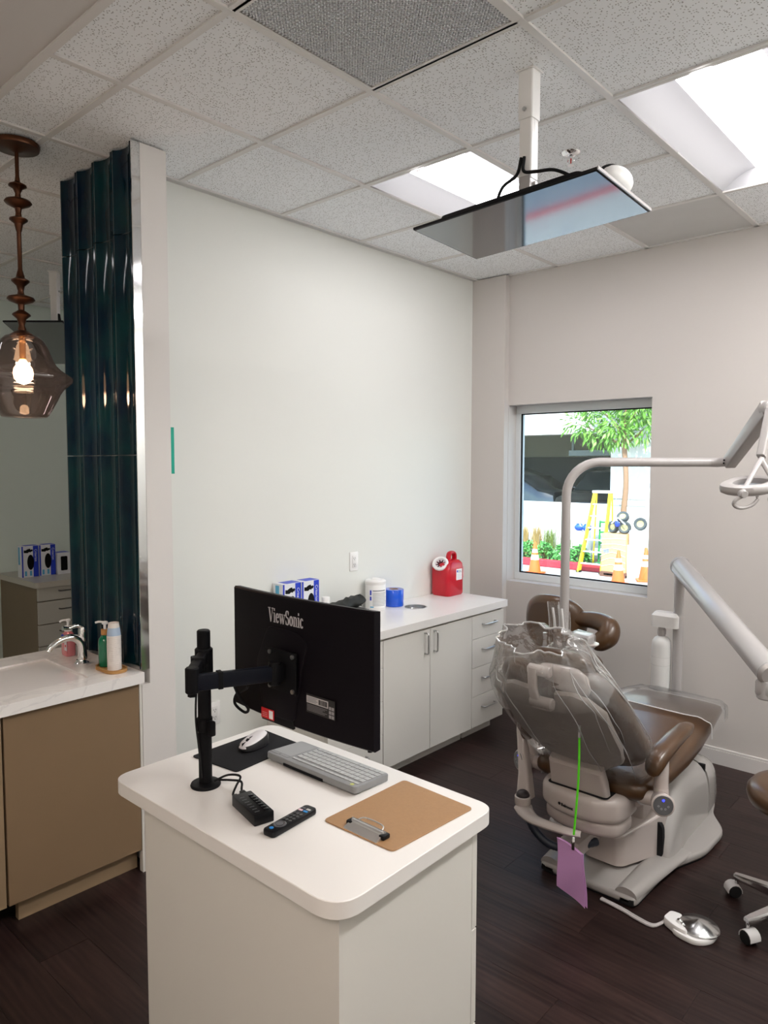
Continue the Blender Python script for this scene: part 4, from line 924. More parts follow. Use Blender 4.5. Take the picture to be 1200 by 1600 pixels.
# back cushion
def sup(n, e): return [(math.copysign(abs(math.cos(a)) ** e, math.cos(a)), math.copysign(abs(math.sin(a)) ** e, math.sin(a))) for a in [2 * PI * k / n for k in range(n)]]
R = []
for s_, w_, c, h_ in ((-.050, .10, .070, .012), (-.044, .14, .070, .026), (-.02, .185, .070, .040), (.03, .220, .070, .046), (.10, .243, .072, .050), (.25, .252, .076, .054), (.40, .256, .082, .056), (.48, .250, .086, .054), (.535, .222, .088, .046), (.558, .18, .088, .026), (.562, .13, .088, .010)):
    R.append([bk(x * w_, s_, c + n * h_ + .030 * (x * w_ / .25) ** 2) for x, n in sup(36, .62)])
obj('back_cushion', B().loft(R), leather, ch, ang=70)
# headrest
HO = Vector((-1.262, 2.352, .985)); hs = Vector((0, .52, -.854)).normalized(); hn = Vector((0, .854, .52)).normalized()
def hd(x, s_, n): return HO + EX * x + hs * s_ + hn * n
R = []
for s_, w_, h_ in ((-.078, .06, .010), (-.070, .092, .026), (-.04, .122, .036), (0, .132, .038), (.04, .122, .036), (.066, .092, .026), (.074, .06, .010)):
    R.append([hd(x * w_, s_, .045 + n * h_) for x, n in sup(28, .7)])
obj('headrest_cushion', B().loft(R), leather, ch, ang=70)
R = []
for s_, w_, h_ in ((-.062, .050, .006), (-.055, .078, .018), (-.025, .100, .026), (.02, .104, .028), (.048, .094, .022), (.064, .066, .012), (.069, .04, .004)):
    R.append([hd(.034 + x * w_, s_, -.010 + n * h_) for x, n in sup(28, .7)])
obj('headrest_shell', B().loft(R), beige, ch, ang=70)
obj('headrest_pivot', B().cyl((-1.338, 2.288, 1.012), (-1.250, 2.288, 1.012), .021, n=28, bev=.004), beige, ch)
R = [[Vector((-1.312, y, z)) + Vector((dx, dy, 0)) for dx, dy in rrect(-.0165, -.010, .0165, .010, .005, 3)] for y, z in ((2.276, 1.022), (2.268, 1.00), (2.272, .955), (2.285, .915), (2.300, .895))]
obj('headrest_link', B().loft(R), beige, ch)
obj('headrest_socket', B().cyl((-1.335, 2.302, .893), (-1.246, 2.302, .893), .021, n=28, bev=.004).box(-1.333, 2.300, .862, -1.255, 2.34, .890, .008), beige, ch)
# seat and leg rest
R = []
ST = ((2.685, .20, .455, .500), (2.70, .232, .432, .520), (2.76, .250, .420, .532), (2.95, .256, .415, .540), (3.15, .258, .420, .562), (3.32, .254, .440, .585), (3.46, .246, .474, .594), (3.58, .236, .510, .588), (3.68, .225, .530, .575), (3.735, .205, .540, .566), (3.755, .165, .546, .560))
for yy, w_, z0, z1 in ST: R.append([(CXc + x * w_, yy, (z0 + z1) / 2 + n * (z1 - z0) / 2) for x, n in sup(40, .58)])
obj('seat_cushion', B().loft(R), leather, ch, ang=70)
for yy, w_, z1 in ((2.96, .250, .538),):
    obj('seam', B().tube([(CXc - w_ + .03, yy, z1 - .006), (CXc - .12, yy + .03, z1 + .0022), (CXc, yy + .035, z1 + .0028), (CXc + .12, yy + .03, z1 + .0022), (CXc + w_ - .03, yy, z1 - .006)], .0022, 6), mat('seam_brown', (.03, .015, .007), .5), ch)
obj('seat_pan', B().slab(rpoly([(CXc - .20, 2.75), (CXc + .20, 2.75), (CXc + .19, 3.42), (CXc - .19, 3.42)], .05), .385, .425, bev=.012), beige, ch)
# armrests with round touch dials
for sx in (-1, 1):
    X0 = CXc + sx * .285
    R = []
    for q, yy, zc, w_, h_ in ((0, 2.672, .588, .018, .016), (.05, 2.678, .602, .030, .030), (.15, 2.70, .618, .037, .034), (.35, 2.78, .640, .038, .030), (.6, 2.90, .655, .036, .026), (.85, 3.02, .662, .032, .022), (.97, 3.065, .663, .022, .014), (1, 3.072, .663, .010, .006)):
        R.append([(X0 - sx * .010 + x * w_, yy, zc + n * h_) for x, n in sup(24, .72)])
    obj('armrest_pad', B().loft(R), leather, ch, ang=70)
    obj('armrest_post', B().cyl((X0, 2.745, .50), (X0, 2.745, .625), .0265, n=28), beige, ch)
    axd = Vector((sx * .52, -.84, .10)).normalized(); hc = Vector((X0 + sx * .030, 2.688, .466))
    obj('armrest_hub', B().cyl(hc - axd * .075, hc + axd * .004, .034, .0435, n=36, bev=.004).cyl((X0, 2.745, .455), (X0, 2.745, .508), .032, .0275, n=28), beige, ch, ang=50)
    dm = mat('dial_grey', (.10, .10, .105), .3)
    M = frame(hc + axd * .0042, axd.cross(Vector((0, 0, 1))) * -1, Vector((0, 0, 1)), axd)
    dl = obj('touch_dial', B().lathe([(0, .0016), (.036, .0016), (.0372, 0), (0, 0)], hc + axd * .004, axd, 36), dm, ch)
    obj('dial_light', B().lathe([(0, .0026), (.0042, .0024), (.005, .0014)], M @ Vector((0, .019, 0)), axd, 16), mat('blue_led', (.02, .03, .9), .3, emit=((.03, .04, 1), 2.2)), dl)
    for k in range(4):
        a = PI * (1.15 + .7 * k / 3); p_ = M @ Vector((.020 * math.cos(a), .006 + .020 * math.sin(a), .0016)); obj('dial_mark', B().lathe([(.0022, .0002), (.003, .0006), (.0038, .0002)], p_, axd, 12), mat('dial_print', (.35, .35, .36), .4), dl)
    obj('armrest_arm', B().tube([hc - axd * .06, (CXc + sx * .20, 2.735, .452), (CXc + sx * .12, 2.77, .430)], [.030, .027, .024], 16), beige, ch)
    obj('arm_pin', B().cyl((CXc + sx * .215, 2.728, .446), (CXc + sx * .222, 2.722, .447), .022, n=18), steel, ch)
# swing arm with a dome cup on the left, corrugated hose below
obj('swing_arm', B().tube([(-1.530, 2.585, .318), (-1.50, 2.560, .312), (-1.44, 2.520, .318), (-1.36, 2.500, .328), (-1.28, 2.505, .330), (-1.235, 2.520, .328)], [.040, .036, .030, .027, .025, .022], 16, 6, flat=.55), beige, ch)
obj('cup_holder', B().lathe([(0, 0), (.030, 0), (.034, .006), (.034, .038), (.031, .040), (0, .040)], (-1.535, 2.590, .325), n=32), beige, ch)
obj('dome_knob', B().ball((-1.535, 2.590, .366), (.0285, .0285, .024)), mat('knob_dark', (.030, .022, .024), .45), ch)
R = [[(x0 + dx, y0 + dy, z) for dx, dy in rrect(-w_, -d_, w_, d_, .012, 4)] for x0, y0, z, w_, d_ in ((-1.545, 2.63, .345, .033, .030), (-1.565, 2.66, .43, .026, .024), (-1.60, 2.70, .50, .022, .020), (-1.635, 2.74, .58, .020, .018), (-1.640, 2.745, .64, .018, .016))]
obj('riser', B().loft(R), beige, ch)
hp = catmull([(-1.548, 2.62, .318), (-1.528, 2.625, .26), (-1.49, 2.63, .205), (-1.43, 2.64, .170), (-1.36, 2.68, .165), (-1.30, 2.80, .165)], 14)
obj('hose', B().tube(hp, [.0165 + .0016 * (k % 2) for k in range(len(hp))], 12, 1), mat('hose_navy', (.012, .016, .028), .45), ch, ang=60)
obj('hose_socket', B().box(-1.40, 2.66, .140, -1.31, 2.86, .205, .01), beige, ch)
# clear vinyl cover on the leg rest
R = []
for yy, z1, w_ in ((3.37, .604, .275), (3.45, .612, .272), (3.55, .612, .262), (3.65, .602, .25), (3.74, .592, .235), (3.79, .572, .21), (3.80, .545, .20)):
    prof_ = []
    for k in range(21):
        a = PI * k / 20; x = math.cos(a); prof_.append((CXc + (1 if x > 0 else -1) * abs(x) ** .35 * w_, yy, z1 - .085 + .085 * math.sin(a) ** .30 + .003 * math.sin(9 * a + 20 * yy)))
    R.append(prof_)
obj('toe_cover', B().loft(R, cap=False, closed=False), toefilm, ch, ang=80)
for i in (0, -1): obj('cover_hem', B().tube(R[i], .0026, 6, 1), mat('hem_clear', (.72, .72, .72), .2, coat=.3), ch)
# loose clear bag over the back and headrest
random.seed(11); R = []
stn = ((-.175, .130, .105, .050, .018), (-.150, .150, .100, .074, .018), (-.115, .165, .088, .098, .015), (-.07, .186, .070, .112, .012), (-.02, .220, .055, .108, .009), (.05, .254, .045, .098, .006), (.13, .266, .046, .096, .004), (.24, .272, .052, .098, .0035), (.36, .276, .060, .098, .003), (.46, .274, .066, .096, .003), (.53, .255, .068, .090, .004), (.585, .225, .060, .075, .006))
dense = []
for a, c in zip(stn, stn[1:]):
    for k in range(3): q = k / 3; dense.append([a[i] + (c[i] - a[i]) * q for i in range(5)])
dense.append(list(stn[-1]))
for s_, w_, c, h_, nz in dense:
    ring = []
    for k, (x, n) in enumerate(sup(72, .66)):
        p_ = bk(x * w_ - .012 * max(0, -s_) / .15, s_, c + n * h_ + .02 * (x * w_ / .27) ** 2)
        d_ = noise.noise(Vector((x * 3.1 + 5, n * 2.3, s_ * 12))) * 1.6 + (1 - 2 * abs(noise.noise(Vector((x * 7 + s_ * 9, n * 6, s_ * 7 + 9))))) * .9
        cen = bk(0, s_, c); p_ = p_ + (p_ - cen).normalized() * d_ * nz; ring.append(p_)
    R.append(ring)
cut = next(i for i, d_ in enumerate(dense) if d_[0] > .02)
obj('film_gather', B().loft(R[:cut + 1], cap=False), film('milky_film_wrap', (.97, .97, .97), .05, .17, .14, (16, .8, .02), .55), ch, ang=60)
obj('film_bag', B().loft(R[cut:], cap=False), wrap, ch, ang=60)

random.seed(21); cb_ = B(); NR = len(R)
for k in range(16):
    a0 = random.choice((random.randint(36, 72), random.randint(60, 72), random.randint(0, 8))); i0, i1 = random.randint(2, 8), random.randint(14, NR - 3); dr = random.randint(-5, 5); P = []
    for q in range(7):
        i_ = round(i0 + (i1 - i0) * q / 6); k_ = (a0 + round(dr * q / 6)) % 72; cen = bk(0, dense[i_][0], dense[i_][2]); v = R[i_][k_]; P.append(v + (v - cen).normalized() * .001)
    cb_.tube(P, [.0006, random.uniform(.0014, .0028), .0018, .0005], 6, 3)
obj('crease_highlight', cb_, film('crease_highlight_film', (1, 1, 1), .18, .38, .12, None, .5), ch, kind='stuff')  # milky tubes along the folds stand in for their bright highlight streaks
obj('gather_hem', B().tube(R[0], .0035, 6, 1, closed=True), film('hem_film', (1, 1, 1), .2, .5, .15, None, .4), ch)

# bib on its green cord: hangs from the film bag
OFS = Matrix.Translation((.023, -.046, .019))
bb = thing('bib_holder', 'bright green cord with metal clips hanging down the chair back', 'bib clip', (-1.199, 2.424, .779))
cw = mat('cord_green', (.13, .85, .02), .45)
def off(b): bmesh.ops.transform(b.bm, matrix=OFS, verts=b.bm.verts); return b
obj('cord', off(B().tube([(-1.2185, 2.458, .735), (-1.222, 2.466, .65), (-1.228, 2.474, .55), (-1.240, 2.482, .42), (-1.247, 2.485, .345)], .0042, 10)), cw, bb)
for z, x, y in ((.752, -1.2178, 2.4565), (.329, -1.2483, 2.4855)): obj('cord_end', off(B().cyl((x, y, z - .016), (x, y, z + .004), .0048, n=12)), white, bb)
obj('clip', off(B().box(-1.2225, 2.452, .755, -1.2135, 2.459, .782, .002)), steel, bb)
obj('clip', off(B().box(-1.254, 2.481, .285, -1.2435, 2.489, .318, .002)), mat('clip_dark', (.10, .08, .07), .35, .8), bb)
R = []
for j in range(13):
    v = j / 12; row_ = []
    for k in range(9):
        u = k / 8; x = -1.320 + .104 * u + .010 * v * u; z = .306 - .028 * u - .195 * v - .02 * u * v; y = 2.492 + .006 * math.sin(4 * u + 5 * v) + .010 * v
        row_.append((x, y, z))
    R.append(row_)
ring = lambda r, d: [(x, y + d, z) for x, y, z in r]
b = B(); b.loft([r + ring(r, .002)[::-1] for r in R]); b2 = B(); b2.loft([ring(r, .0035 + .004 * j / 12) + ring(r, .0055 + .004 * j / 12)[::-1] for j, r in enumerate(R)])
pm = mat('mauve_tissue', (.62, .33, .64), .75, bump=(160, .35, .002))
bib = thing('patient_bib', 'folded mauve paper bib hanging from the green cord', 'bib', (-1.25, 2.45, .22))
obj('front_sheet', off(b), pm, bib); off(b2); bmesh.ops.transform(b2.bm, matrix=Matrix.Translation((.006, .0, 0)), verts=b2.bm.verts); obj('back_sheet', b2, pm, bib)
obj('top_hem', off(B().tube([(x, y - .001, z) for x, y, z in R[0]], .0022, 6, 1)), mat('mauve_hem', (.60, .32, .60), .7), bib)

# ================================================================== DENTAL LIGHT ON ITS POLE
dlt = thing('dental_light', 'pale overhead dental light on a bent pole rising beside the chair', 'dental light', (-1.632, 3.11, 0))
ad = Vector((.744, .668, 0)).normalized(); pb = Vector((-1.632, 3.11, 0)); zt, br = 1.768, .155
path = [pb + Vector((0, 0, .40)), pb + Vector((0, 0, 1.0)), pb + Vector((0, 0, zt - br))]
for k in range(1, 9): a = PI / 2 * k / 8; path.append(pb + ad * br * (1 - math.cos(a)) + Vector((0, 0, zt - br + br * math.sin(a))))
path += [pb + ad * .46 + Vector((0, 0, zt)), pb + ad * .680 + Vector((0, 0, zt))]
lm = mat('light_enamel', (.40, .375, .365), .3, coat=.2)
obj('pole', B().tube(path, .0215, 20, 1), lm, dlt, ang=60)
obj('pole_foot', B().cyl((-1.632, 3.11, .0005), (-1.632, 3.11, .03), .062, .050, n=28).cyl((-1.632, 3.11, .03), (-1.632, 3.11, .42), .034, n=24), greyp, dlt)
e0 = pb + ad * .680 + Vector((0, 0, zt)); e1 = pb + ad * .760 + Vector((0, 0, zt))
obj('knuckle', B().tube([e0 - ad * .01, e0 + ad * .03, e1], [.0225, .0235, .020], 18, 4, flat=.95), lm, dlt)
sd_ = ad.cross(Vector((0, 0, 1)))
for k, (a, c) in enumerate(((.730, .010), (.750, .004), (.728, -.004))):
    p_ = pb + ad * a + Vector((0, 0, zt + c)); obj('knuckle_bolt', B().cyl(p_ + sd_ * .016, p_ + sd_ * .024, .004, n=10), rubber, dlt)
k0 = Vector((-1.062, 3.622, 1.768)); k1 = Vector((-.822, 3.300, 1.990))
def beam(name, p, q, w0, h0, w1, h1, m, parent, r=.008, hint=Vector((0, 0, 1))):
    p, q = Vector(p), Vector(q); d = (q - p).normalized(); sd = d.cross(hint).normalized(); u_ = sd.cross(d)
    rg = lambda o, w_, h_: [o + sd * a + u_ * c for a, c in rrect(-w_ / 2, -h_ / 2, w_ / 2, h_ / 2, min(r, w_ * .45, h_ * .45), 4)]
    return obj(name, B().loft([rg(p, w0, h0), rg(q, w1, h1)]), m, parent, ang=40)
beam('spring_arm', k0, k1, .050, .062, .056, .074, lm, dlt)
obj('arm_joint', B().ball(k0, (.027, .027, .026)).cyl(k1 - sd_ * .028, k1 + sd_ * .028, .032, n=24, bev=.005), lm, dlt)
k2 = Vector((-.815, 3.185, 1.790))
beam('drop_arm', k1 + Vector((.012, -.02, -.01)), k2, .034, .044, .032, .038, lm, dlt)
# lamp head: open ring dish, broad yoke bands, hook handles
hc = Vector((-.838, 3.139, 1.676)); hup = Vector((.065, -.26, .96)).normalized(); hx_ = Vector((-.74, -.67, -.10)); hx_ = (hx_ - hup * hx_.dot(hup)).normalized(); hy2 = hup.cross(hx_); hnrm = -hup
def lh(x, y, n): return hc + hx_ * x + hy2 * y + hnrm * n
R = []
for k in range(56):
    a = 2 * PI * k / 56; cx_, sy_ = math.cos(a), math.sin(a); pt = 1 + .10 * max(0, cx_) ** 6
    R.append([lh(cx_ * .112 * q * pt, sy_ * .080 * q, n) for q, n in ((.58, -.014), (.80, -.020), (.97, -.012), (1, .002), (.97, .016), (.82, .026), (.58, .022), (.54, .004))])
obj('lamp_ring', B().loft(R, cap=False, loop=True), lm, dlt, ang=50)
rf = obj('lamp_reflector', B().lathe([(0, .016), (.30, .014), (.57, .006)], n=32), mat('lamp_lens', (.55, .60, .64), .1, .4), dlt, local=True)
M_ = Matrix((hx_ * .112, hy2 * .080, hnrm)).transposed().to_4x4(); M_.translation = hc; rf.matrix_local = wm(dlt).inverted() @ M_
for sx_, e_ in ((1, lh(.066, .062, .008)), (-1, lh(-.075, .062, .008))):
    beam('yoke_arm', k2 + Vector((0, 0, -.012)), e_, .020, .036, .018, .030, lm, dlt, .007, Vector((.26, -.96, 0)))
    obj('yoke_pin', B().cyl(e_ - hy2 * .02, e_ + hy2 * .022, .015, n=18, bev=.002), lm, dlt)
    h0 = e_ + hy2 * .006
    obj('hook_handle', B().tube([h0 + hnrm * .010, h0 + hx_ * .030 + hnrm * .026, h0 + hx_ * .032 + hnrm * .046, h0 + hx_ * .004 + hnrm * .060, h0 - hx_ * .036 + hnrm * .054, h0 - hx_ * .060 + hnrm * .032, h0 - hx_ * .058 + hnrm * .020], [.0075, .0075, .007, .007, .007, .0065, .006], 12), lm, dlt)

# assistant's instrument holder beside the pole
ah = thing('instrument_holder', 'pale assistant instrument holder with film sleeved suction tips behind the headrest', 'instrument holder', (-1.46, 2.85, .93))
obj('holder_bar', B().tube([(-1.630, 3.078, .910), (-1.615, 2.95, .915), (-1.560, 2.86, .922), (-1.40, 2.85, .935), (-1.375, 2.85, .938)], .017, 14), beige, ah)
obj('pole_clamp', B().lathe([(.0225, 0), (.034, .002), (.034, .038), (.0225, .040), (.0225, 0)], (-1.632, 3.11, .892), n=28), beige, ah)
for k, (x, top, tip) in enumerate(((-1.585, 1.008, 0), (-1.536, 1.02, 1), (-1.492, .985, 2))):
    obj('holder_cup', B().cyl((x, 2.846, .915), (x, 2.846, .945), .0155, n=18, bev=.002), beige, ah)
    t = obj('handpiece', B().lathe([(0, .93), (.009, .93), (.011, .955), (.0078, .97), (.0075, top - .02), (.0095, top - .016), (.0095, top), (0, top)], (x, 2.846, 0), n=16), silver, ah)
    if tip: obj('suction_tip', B().tube([(x, 2.846, top), (x - .006, 2.846, top + .06), (x - .014, 2.846, 1.125)], [.0065, .0055, .005], 12), white, t)
def sleeve_at(x0, x1, z0, z1, dz, nm):
    R = []
    for k in range(9):
        q = k / 8; R.append([(x0 + (x1 - x0) * .5 + (.5 * (x1 - x0) - .006 * (1 - q)) * c - .008 * q, 2.846 + .016 * s_ + .004 * math.sin(7 * q + c * 3), z0 + (z1 - z0) * q - dz * q * (c + 1) / 2) for c, s_ in sup(24, .8)])
    obj(nm, B().loft(R, cap=False), sleeve, ah, ang=70)
sleeve_at(-1.566, -1.512, .94, 1.150, -.004, 'film_sleeve'); sleeve_at(-1.515, -1.458, .94, 1.142, .032, 'film_sleeve')
R = [[(x, 2.855 + d_, z) for x, z in rrect(a, c, b_, e, .012, 4)] for d_, a, c, b_, e in ((-.028, -1.452, .975, -1.372, 1.020), (-.020, -1.458, .972, -1.366, 1.028), (.022, -1.458, .972, -1.366, 1.030), (.030, -1.450, .976, -1.374, 1.022))]
obj('control_pad', B().loft(R), silver, ah); obj('film_sleeve', B().loft([[(p_[0] + .004 * math.sin(17 * p_[0]), p_[1] * 1.0 + (p_[1] - 2.855) * .25, p_[2] + (p_[2] - 1.0) * .18 + .004 * math.sin(60 * p_[0])) for p_ in r_] for r_ in R]), sleeve, ah)
obj('column', B().cyl((-1.385, 2.85, .858), (-1.385, 2.85, .985), .0195, n=24, bev=.002), beige, ah)
obj('tray_disc', B().lathe([(0, 0), (.036, 0), (.044, .006), (.044, .010), (0, .008)], (-1.380, 2.85, .984), n=32), beige, ah)
obj('tray_knob', B().cyl((-1.40, 2.826, .905), (-1.40, 2.834, .905), .006, n=12), steel, ah)

# ================================================================== DELIVERY POST, BOTTLE AND ARM
dv = thing('delivery_unit', 'pale upright post with white water bottle and thick slanting arm by the window wall', 'delivery unit', (-1.40, 3.97, 0))
obj('foot', B().slab(rpoly([(-1.48, 3.905), (-1.32, 3.905), (-1.32, 4.06), (-1.48, 4.06)], .02), .0005, .16, bev=.012), greyp, dv)
obj('post', B().cyl((-1.40, 3.97, .16), (-1.40, 3.97, 1.14), .0265, n=28), silver, dv)
obj('post_collar', B().cyl((-1.40, 3.97, 1.105), (-1.40, 3.97, 1.165), .022, .030, n=24), silver, dv)
a0, a1 = Vector((-1.385, 3.965, 1.195)), Vector((-.765, 3.27, .885))
dd = (a1 - a0).normalized()
obj('arm_tube', B().cyl(a0 - dd * .055, a1, .052, .054, n=36, bev=.012), silver, dv, ang=45)
dn = Vector((0, 0, -1)); dn = (dn - dd * dn.dot(dd)).normalized(); sdv = dd.cross(dn)
R = [[o + sdv * x + dn * y for x, y in ((-.020, .040), (.020, .040), (.016, .062), (-.016, .062))] for o in (a0 - dd * .03, a1 - dd * .02)]
obj('arm_rail', B().loft(R), silver, dv)
obj('arm_band', B().cyl(a0 - dd * .035, a0 - dd * .028, .0532, n=36), mat('band_grey', (.35, .34, .34), .4), dv)
obj('arm_band', B().cyl(a1 - dd * .025, a1 - dd * .018, .0550, n=36), mat('band_grey', (.35, .34, .34), .4), dv)
obj('arm_knuckle', B().cyl(a1 + Vector((-.03, .028, -.030)), a1 + Vector((-.03, .028, -.115)), .034, n=24, bev=.006).box(a1.x - .065, a1.y - .005, a1.z - .10, a1.x + .02, a1.y + .06, a1.z - .03, .012), silver, dv)
obj('bottle_bracket', B().loft([[(x, y, z) for x, y in rrect(-1.533, 3.915, -1.388, 4.005, .02, 4)] for z in (.868, .930)] + [[(x, y, .948) for x, y in rrect(-1.520, 3.93, -1.40, 3.99, .02, 4)]]), white, dv)
obj('bottle_neck', B().cyl((-1.483, 3.955, .800), (-1.483, 3.955, .868), .019, n=20).cyl((-1.483, 3.955, .822), (-1.483, 3.955, .850), .0225, n=20), silver, dv)
obj('water_bottle', B().lathe([(0, .508), (.038, .508), (.050, .520), (.0515, .535), (.0515, .760), (.048, .785), (.036, .803), (.020, .812), (.016, .815), (0, .815)], (-1.483, 3.955, 0), n=36), mat('bottle_frost', (.80, .80, .79), .35), dv)
for z in (.655, .70): obj('bottle_ring', B().lathe([(.0512, -.0015), (.0522, 0), (.0512, .0015)], (-1.483, 3.955, z), n=36), mat('bottle_ring_grey', (.62, .62, .61), .4), dv)

# foot pedal with its cable
fp = thing('foot_pedal', 'silver disc foot pedal on a white base on the floor, cable to the chair', 'foot pedal', (-.868, 2.72, 0))
obj('base', B().slab(rpoly([(-.075, -.07), (.03, -.085), (.075, -.04), (.082, .03), (.04, .085), (-.03, .08), (-.06, .04)], .05), .0005, .022, bev=.006), white, fp, local=True)
obj('cable_block', B().slab(rpoly([(-.105, -.035), (-.055, -.062), (.0, -.072), (-.02, -.03), (-.055, .03), (-.098, .025)], .016), .002, .036, bev=.006), white, fp, local=True)
obj('disc', B().lathe([(0, .052), (.010, .050), (.070, .032), (.074, .027), (.072, .022), (0, .022)], (.012, .008, 0), (.04, .03, 1), 48), mat('brushed_disc', (.62, .62, .62), .22, 1.), fp, local=True)
obj('fastener', B().ball((-.045, -.028, .040), (.011, .011, .008)).ball((-.030, -.038, .038), (.008, .008, .006)), chrome, fp, local=True, kind='stuff')
tag(obj('pedal_cable', B().tube([(-1.215, 2.664, .012), (-1.131, 2.660, .007), (-1.06, 2.645, .0062), (-1.00, 2.640, .0062), (-.976, 2.672, .010), (-.969, 2.70, .014)], .0055, 8).tube([(-1.215, 2.674, .012), (-1.131, 2.672, .007), (-1.06, 2.657, .0062), (-1.0, 2.652, .0062), (-.976, 2.684, .010), (-.969, 2.705, .016)], .004, 8), mat('cable_grey', (.45, .42, .42), .45)), 'pale double cable on the floor between chair base and foot pedal', 'cable')

# ================================================================== STOOLS
def stool_base(t, H_, a0, R_, polish, tm):
    obj('gas_lift', B().cyl((0, 0, .07), (0, 0, H_ - .09), .024, n=20).cyl((0, 0, H_ - .2), (0, 0, H_ - .085), .018, n=16), polish, t, local=True)
    obj('hub', B().cyl((0, 0, .065), (0, 0, .125), .042, .034, n=24, bev=.004), polish, t, local=True)
    for k in range(5):
        a = a0 + k * 2 * PI / 5; d = Vector((math.cos(a), math.sin(a), 0)); sd = Vector((-d.y, d.x, 0)); R = []
        for q, w_, zt_, zb in ((.030, .026, .122, .075), (.12, .022, .113, .078), (R_ - .02, .017, .096, .073), (R_ + .008, .012, .092, .076)):
            o = d * q; R.append([o + sd * x + Vector((0, 0, z)) for x, z in ((-w_, zb), (w_, zb), (w_, zt_ - .006), (w_ * .7, zt_), (-w_ * .7, zt_), (-w_, zt_ - .006))])
        lg = obj('leg', B().loft(R), polish, t, local=True)
        o = d * R_ + Vector((0, 0, 0)); fa = a + .9 + k * .7; fd = Vector((math.cos(fa), math.sin(fa), 0)); fs = Vector((-fd.y, fd.x, 0))
        cs = obj('caster', B().cyl(o + Vector((0, 0, .050)), o + Vector((0, 0, .08)), .007, n=12), polish, t, local=True)
        cc = o + fd * .012
        for sg in (-1, 1): obj('wheel', B().cyl(cc + fs * sg * .008 + Vector((0, 0, .026)), cc + fs * sg * .026 + Vector((0, 0, .026)), .0255, n=24, bev=.004), rubber, cs, local=True)
        R = []
        for j in range(9):
            b_ = math.radians(-10 + 200 * j / 8); r1, r2 = .029, .0265
            R.append([cc + fd * (r * math.cos(b_)) + Vector((0, 0, .026 + r * math.sin(b_))) + fs * w_ for r, w_ in ((r1, -.024), (r1, .024), (r2, .024), (r2, -.024))])
        obj('wheel_hood', B().loft(R), tm, cs, local=True)
def round_seat(t, H_, r=.205, dx=0, dy=0):
    obj('seat', B().lathe([(0, -.085), (r - .03, -.085), (r - .008, -.074), (r, -.050), (r - .002, -.030), (r - .018, -.010), (r - .05, -.002), (r * .5, .0), (0, -.004)], (dx, dy, H_), n=48), leather, t, local=True, ang=70)
    obj('seat_plate', B().cyl((dx, dy, H_ - .095), (dx, dy, H_ - .084), r - .06, n=32), blackp, t, local=True)
st = thing('doctor_stool', 'brown round seated stool with polished legs at the right picture edge', 'stool', (-.572, 3.017, 0))
stool_base(st, .55, math.atan2(3.075 - 3.017, -.82 + .572), .257, mat('polished_alu', (.62, .60, .60), .18, 1.), mat('hood_grey', (.66, .65, .65), .35))
round_seat(st, .55)
s2 = thing('assistant_stool', 'brown stool with round back and curved arm below the window', 'stool', (-2.0, 3.86, 0))
stool_base(s2, .63, .5, .257, mat('polished_alu', (.6, .6, .6)), mat('hood_grey', (.66, .65, .65)))
round_seat(s2, .63)
R = []
for d_, k in ((-.045, .72), (-.040, .86), (-.022, .97), (.0, 1), (.022, .97), (.036, .84), (.042, .6), (.044, .3)):
    ring = []
    for x, z in sup(44, .86):
        xx = x * .188 * k; ring.append((xx + .015, -.235 + d_ + .35 * xx * xx / .19 * 1.0, .868 + z * .158 * k))
    R.append(ring)
obj('backrest', B().loft(R), leather, s2, local=True, ang=70)
obj('back_bracket', B().tube([(0, 0, .525), (0, -.14, .52), (.0, -.225, .58), (.01, -.225, .78)], .016, 12, flat=.6), blackp, s2, local=True)
obj('body_support', B().tube([(.13, -.20, .895), (.21, -.19, .905), (.29, -.20, .905), (.355, -.225, .885), (.362, -.255, .845), (.325, -.275, .812), (.295, -.28, .808)], [.040, .044, .050, .056, .058, .050, .030], 18, 7), leather, s2, local=True, ang=70)

# ================================================================== OUTSIDE THE WINDOW
random.seed(5)
GZ = -.5
asph = mat('sunlit_asphalt', (.34, .34, .345), .85, var=(14, .12), bump=(90, .3, .004)); conc = mat('pale_concrete', (.50, .49, .47), .85, var=(4, .05), bump=(60, .15, .003))
stucco = mat('white_stucco', (.66, .65, .62), .85, bump=(70, .15, .004)); curbr = mat('red_curb_paint', (.42, .03, .045), .7, var=(12, .2))
soil = mat('planting_soil', (.10, .075, .05), .95)
struct('ground', B().box(-60, 4.6, -.7, 40, 60, GZ), asph)
struct('ground_sidewalk', B().box(-30, 4.6, GZ, 20, 7.46, -.37), conc)
struct('curb_near', B().box(-30, 7.46, GZ, 20, 7.60, -.365, .02), curbr)
struct('curb_far', B().box(-40, 14.17, GZ, 20, 14.32, -.34, .02), curbr)
struct('ground_bed', B().box(-40, 14.32, GZ, 20, 15.3, -.37), soil)
g_ = struct('wall_garage', B().box(-40, 15.3, GZ, -6.92, 15.55, .87).box(-40, 15.3, 2.50, -6.92, 15.7, 7.5).box(-40, 15.29, 2.47, -6.92, 15.72, 2.50), stucco)
obj('pillar', B().box(-6.92, 15.2, GZ, -6.03, 15.8, 7.5).box(-6.0, 15.3, GZ, 6, 15.8, 7.5), stucco, g_, smooth=False)
gr = mat('groove_grey', (.30, .30, .29), .85)
for z in (.86, 1.0): obj('panel_joint', B().box(-6.90, 15.19, z, -6.12, 15.2005, z + .022), gr, g_, smooth=False)
obj('panel_joint', B().box(-6.13, 15.19, GZ, -6.11, 15.2005, .86), gr, g_, smooth=False)
gin = mat('garage_inside', (.80, .83, .80), .8)
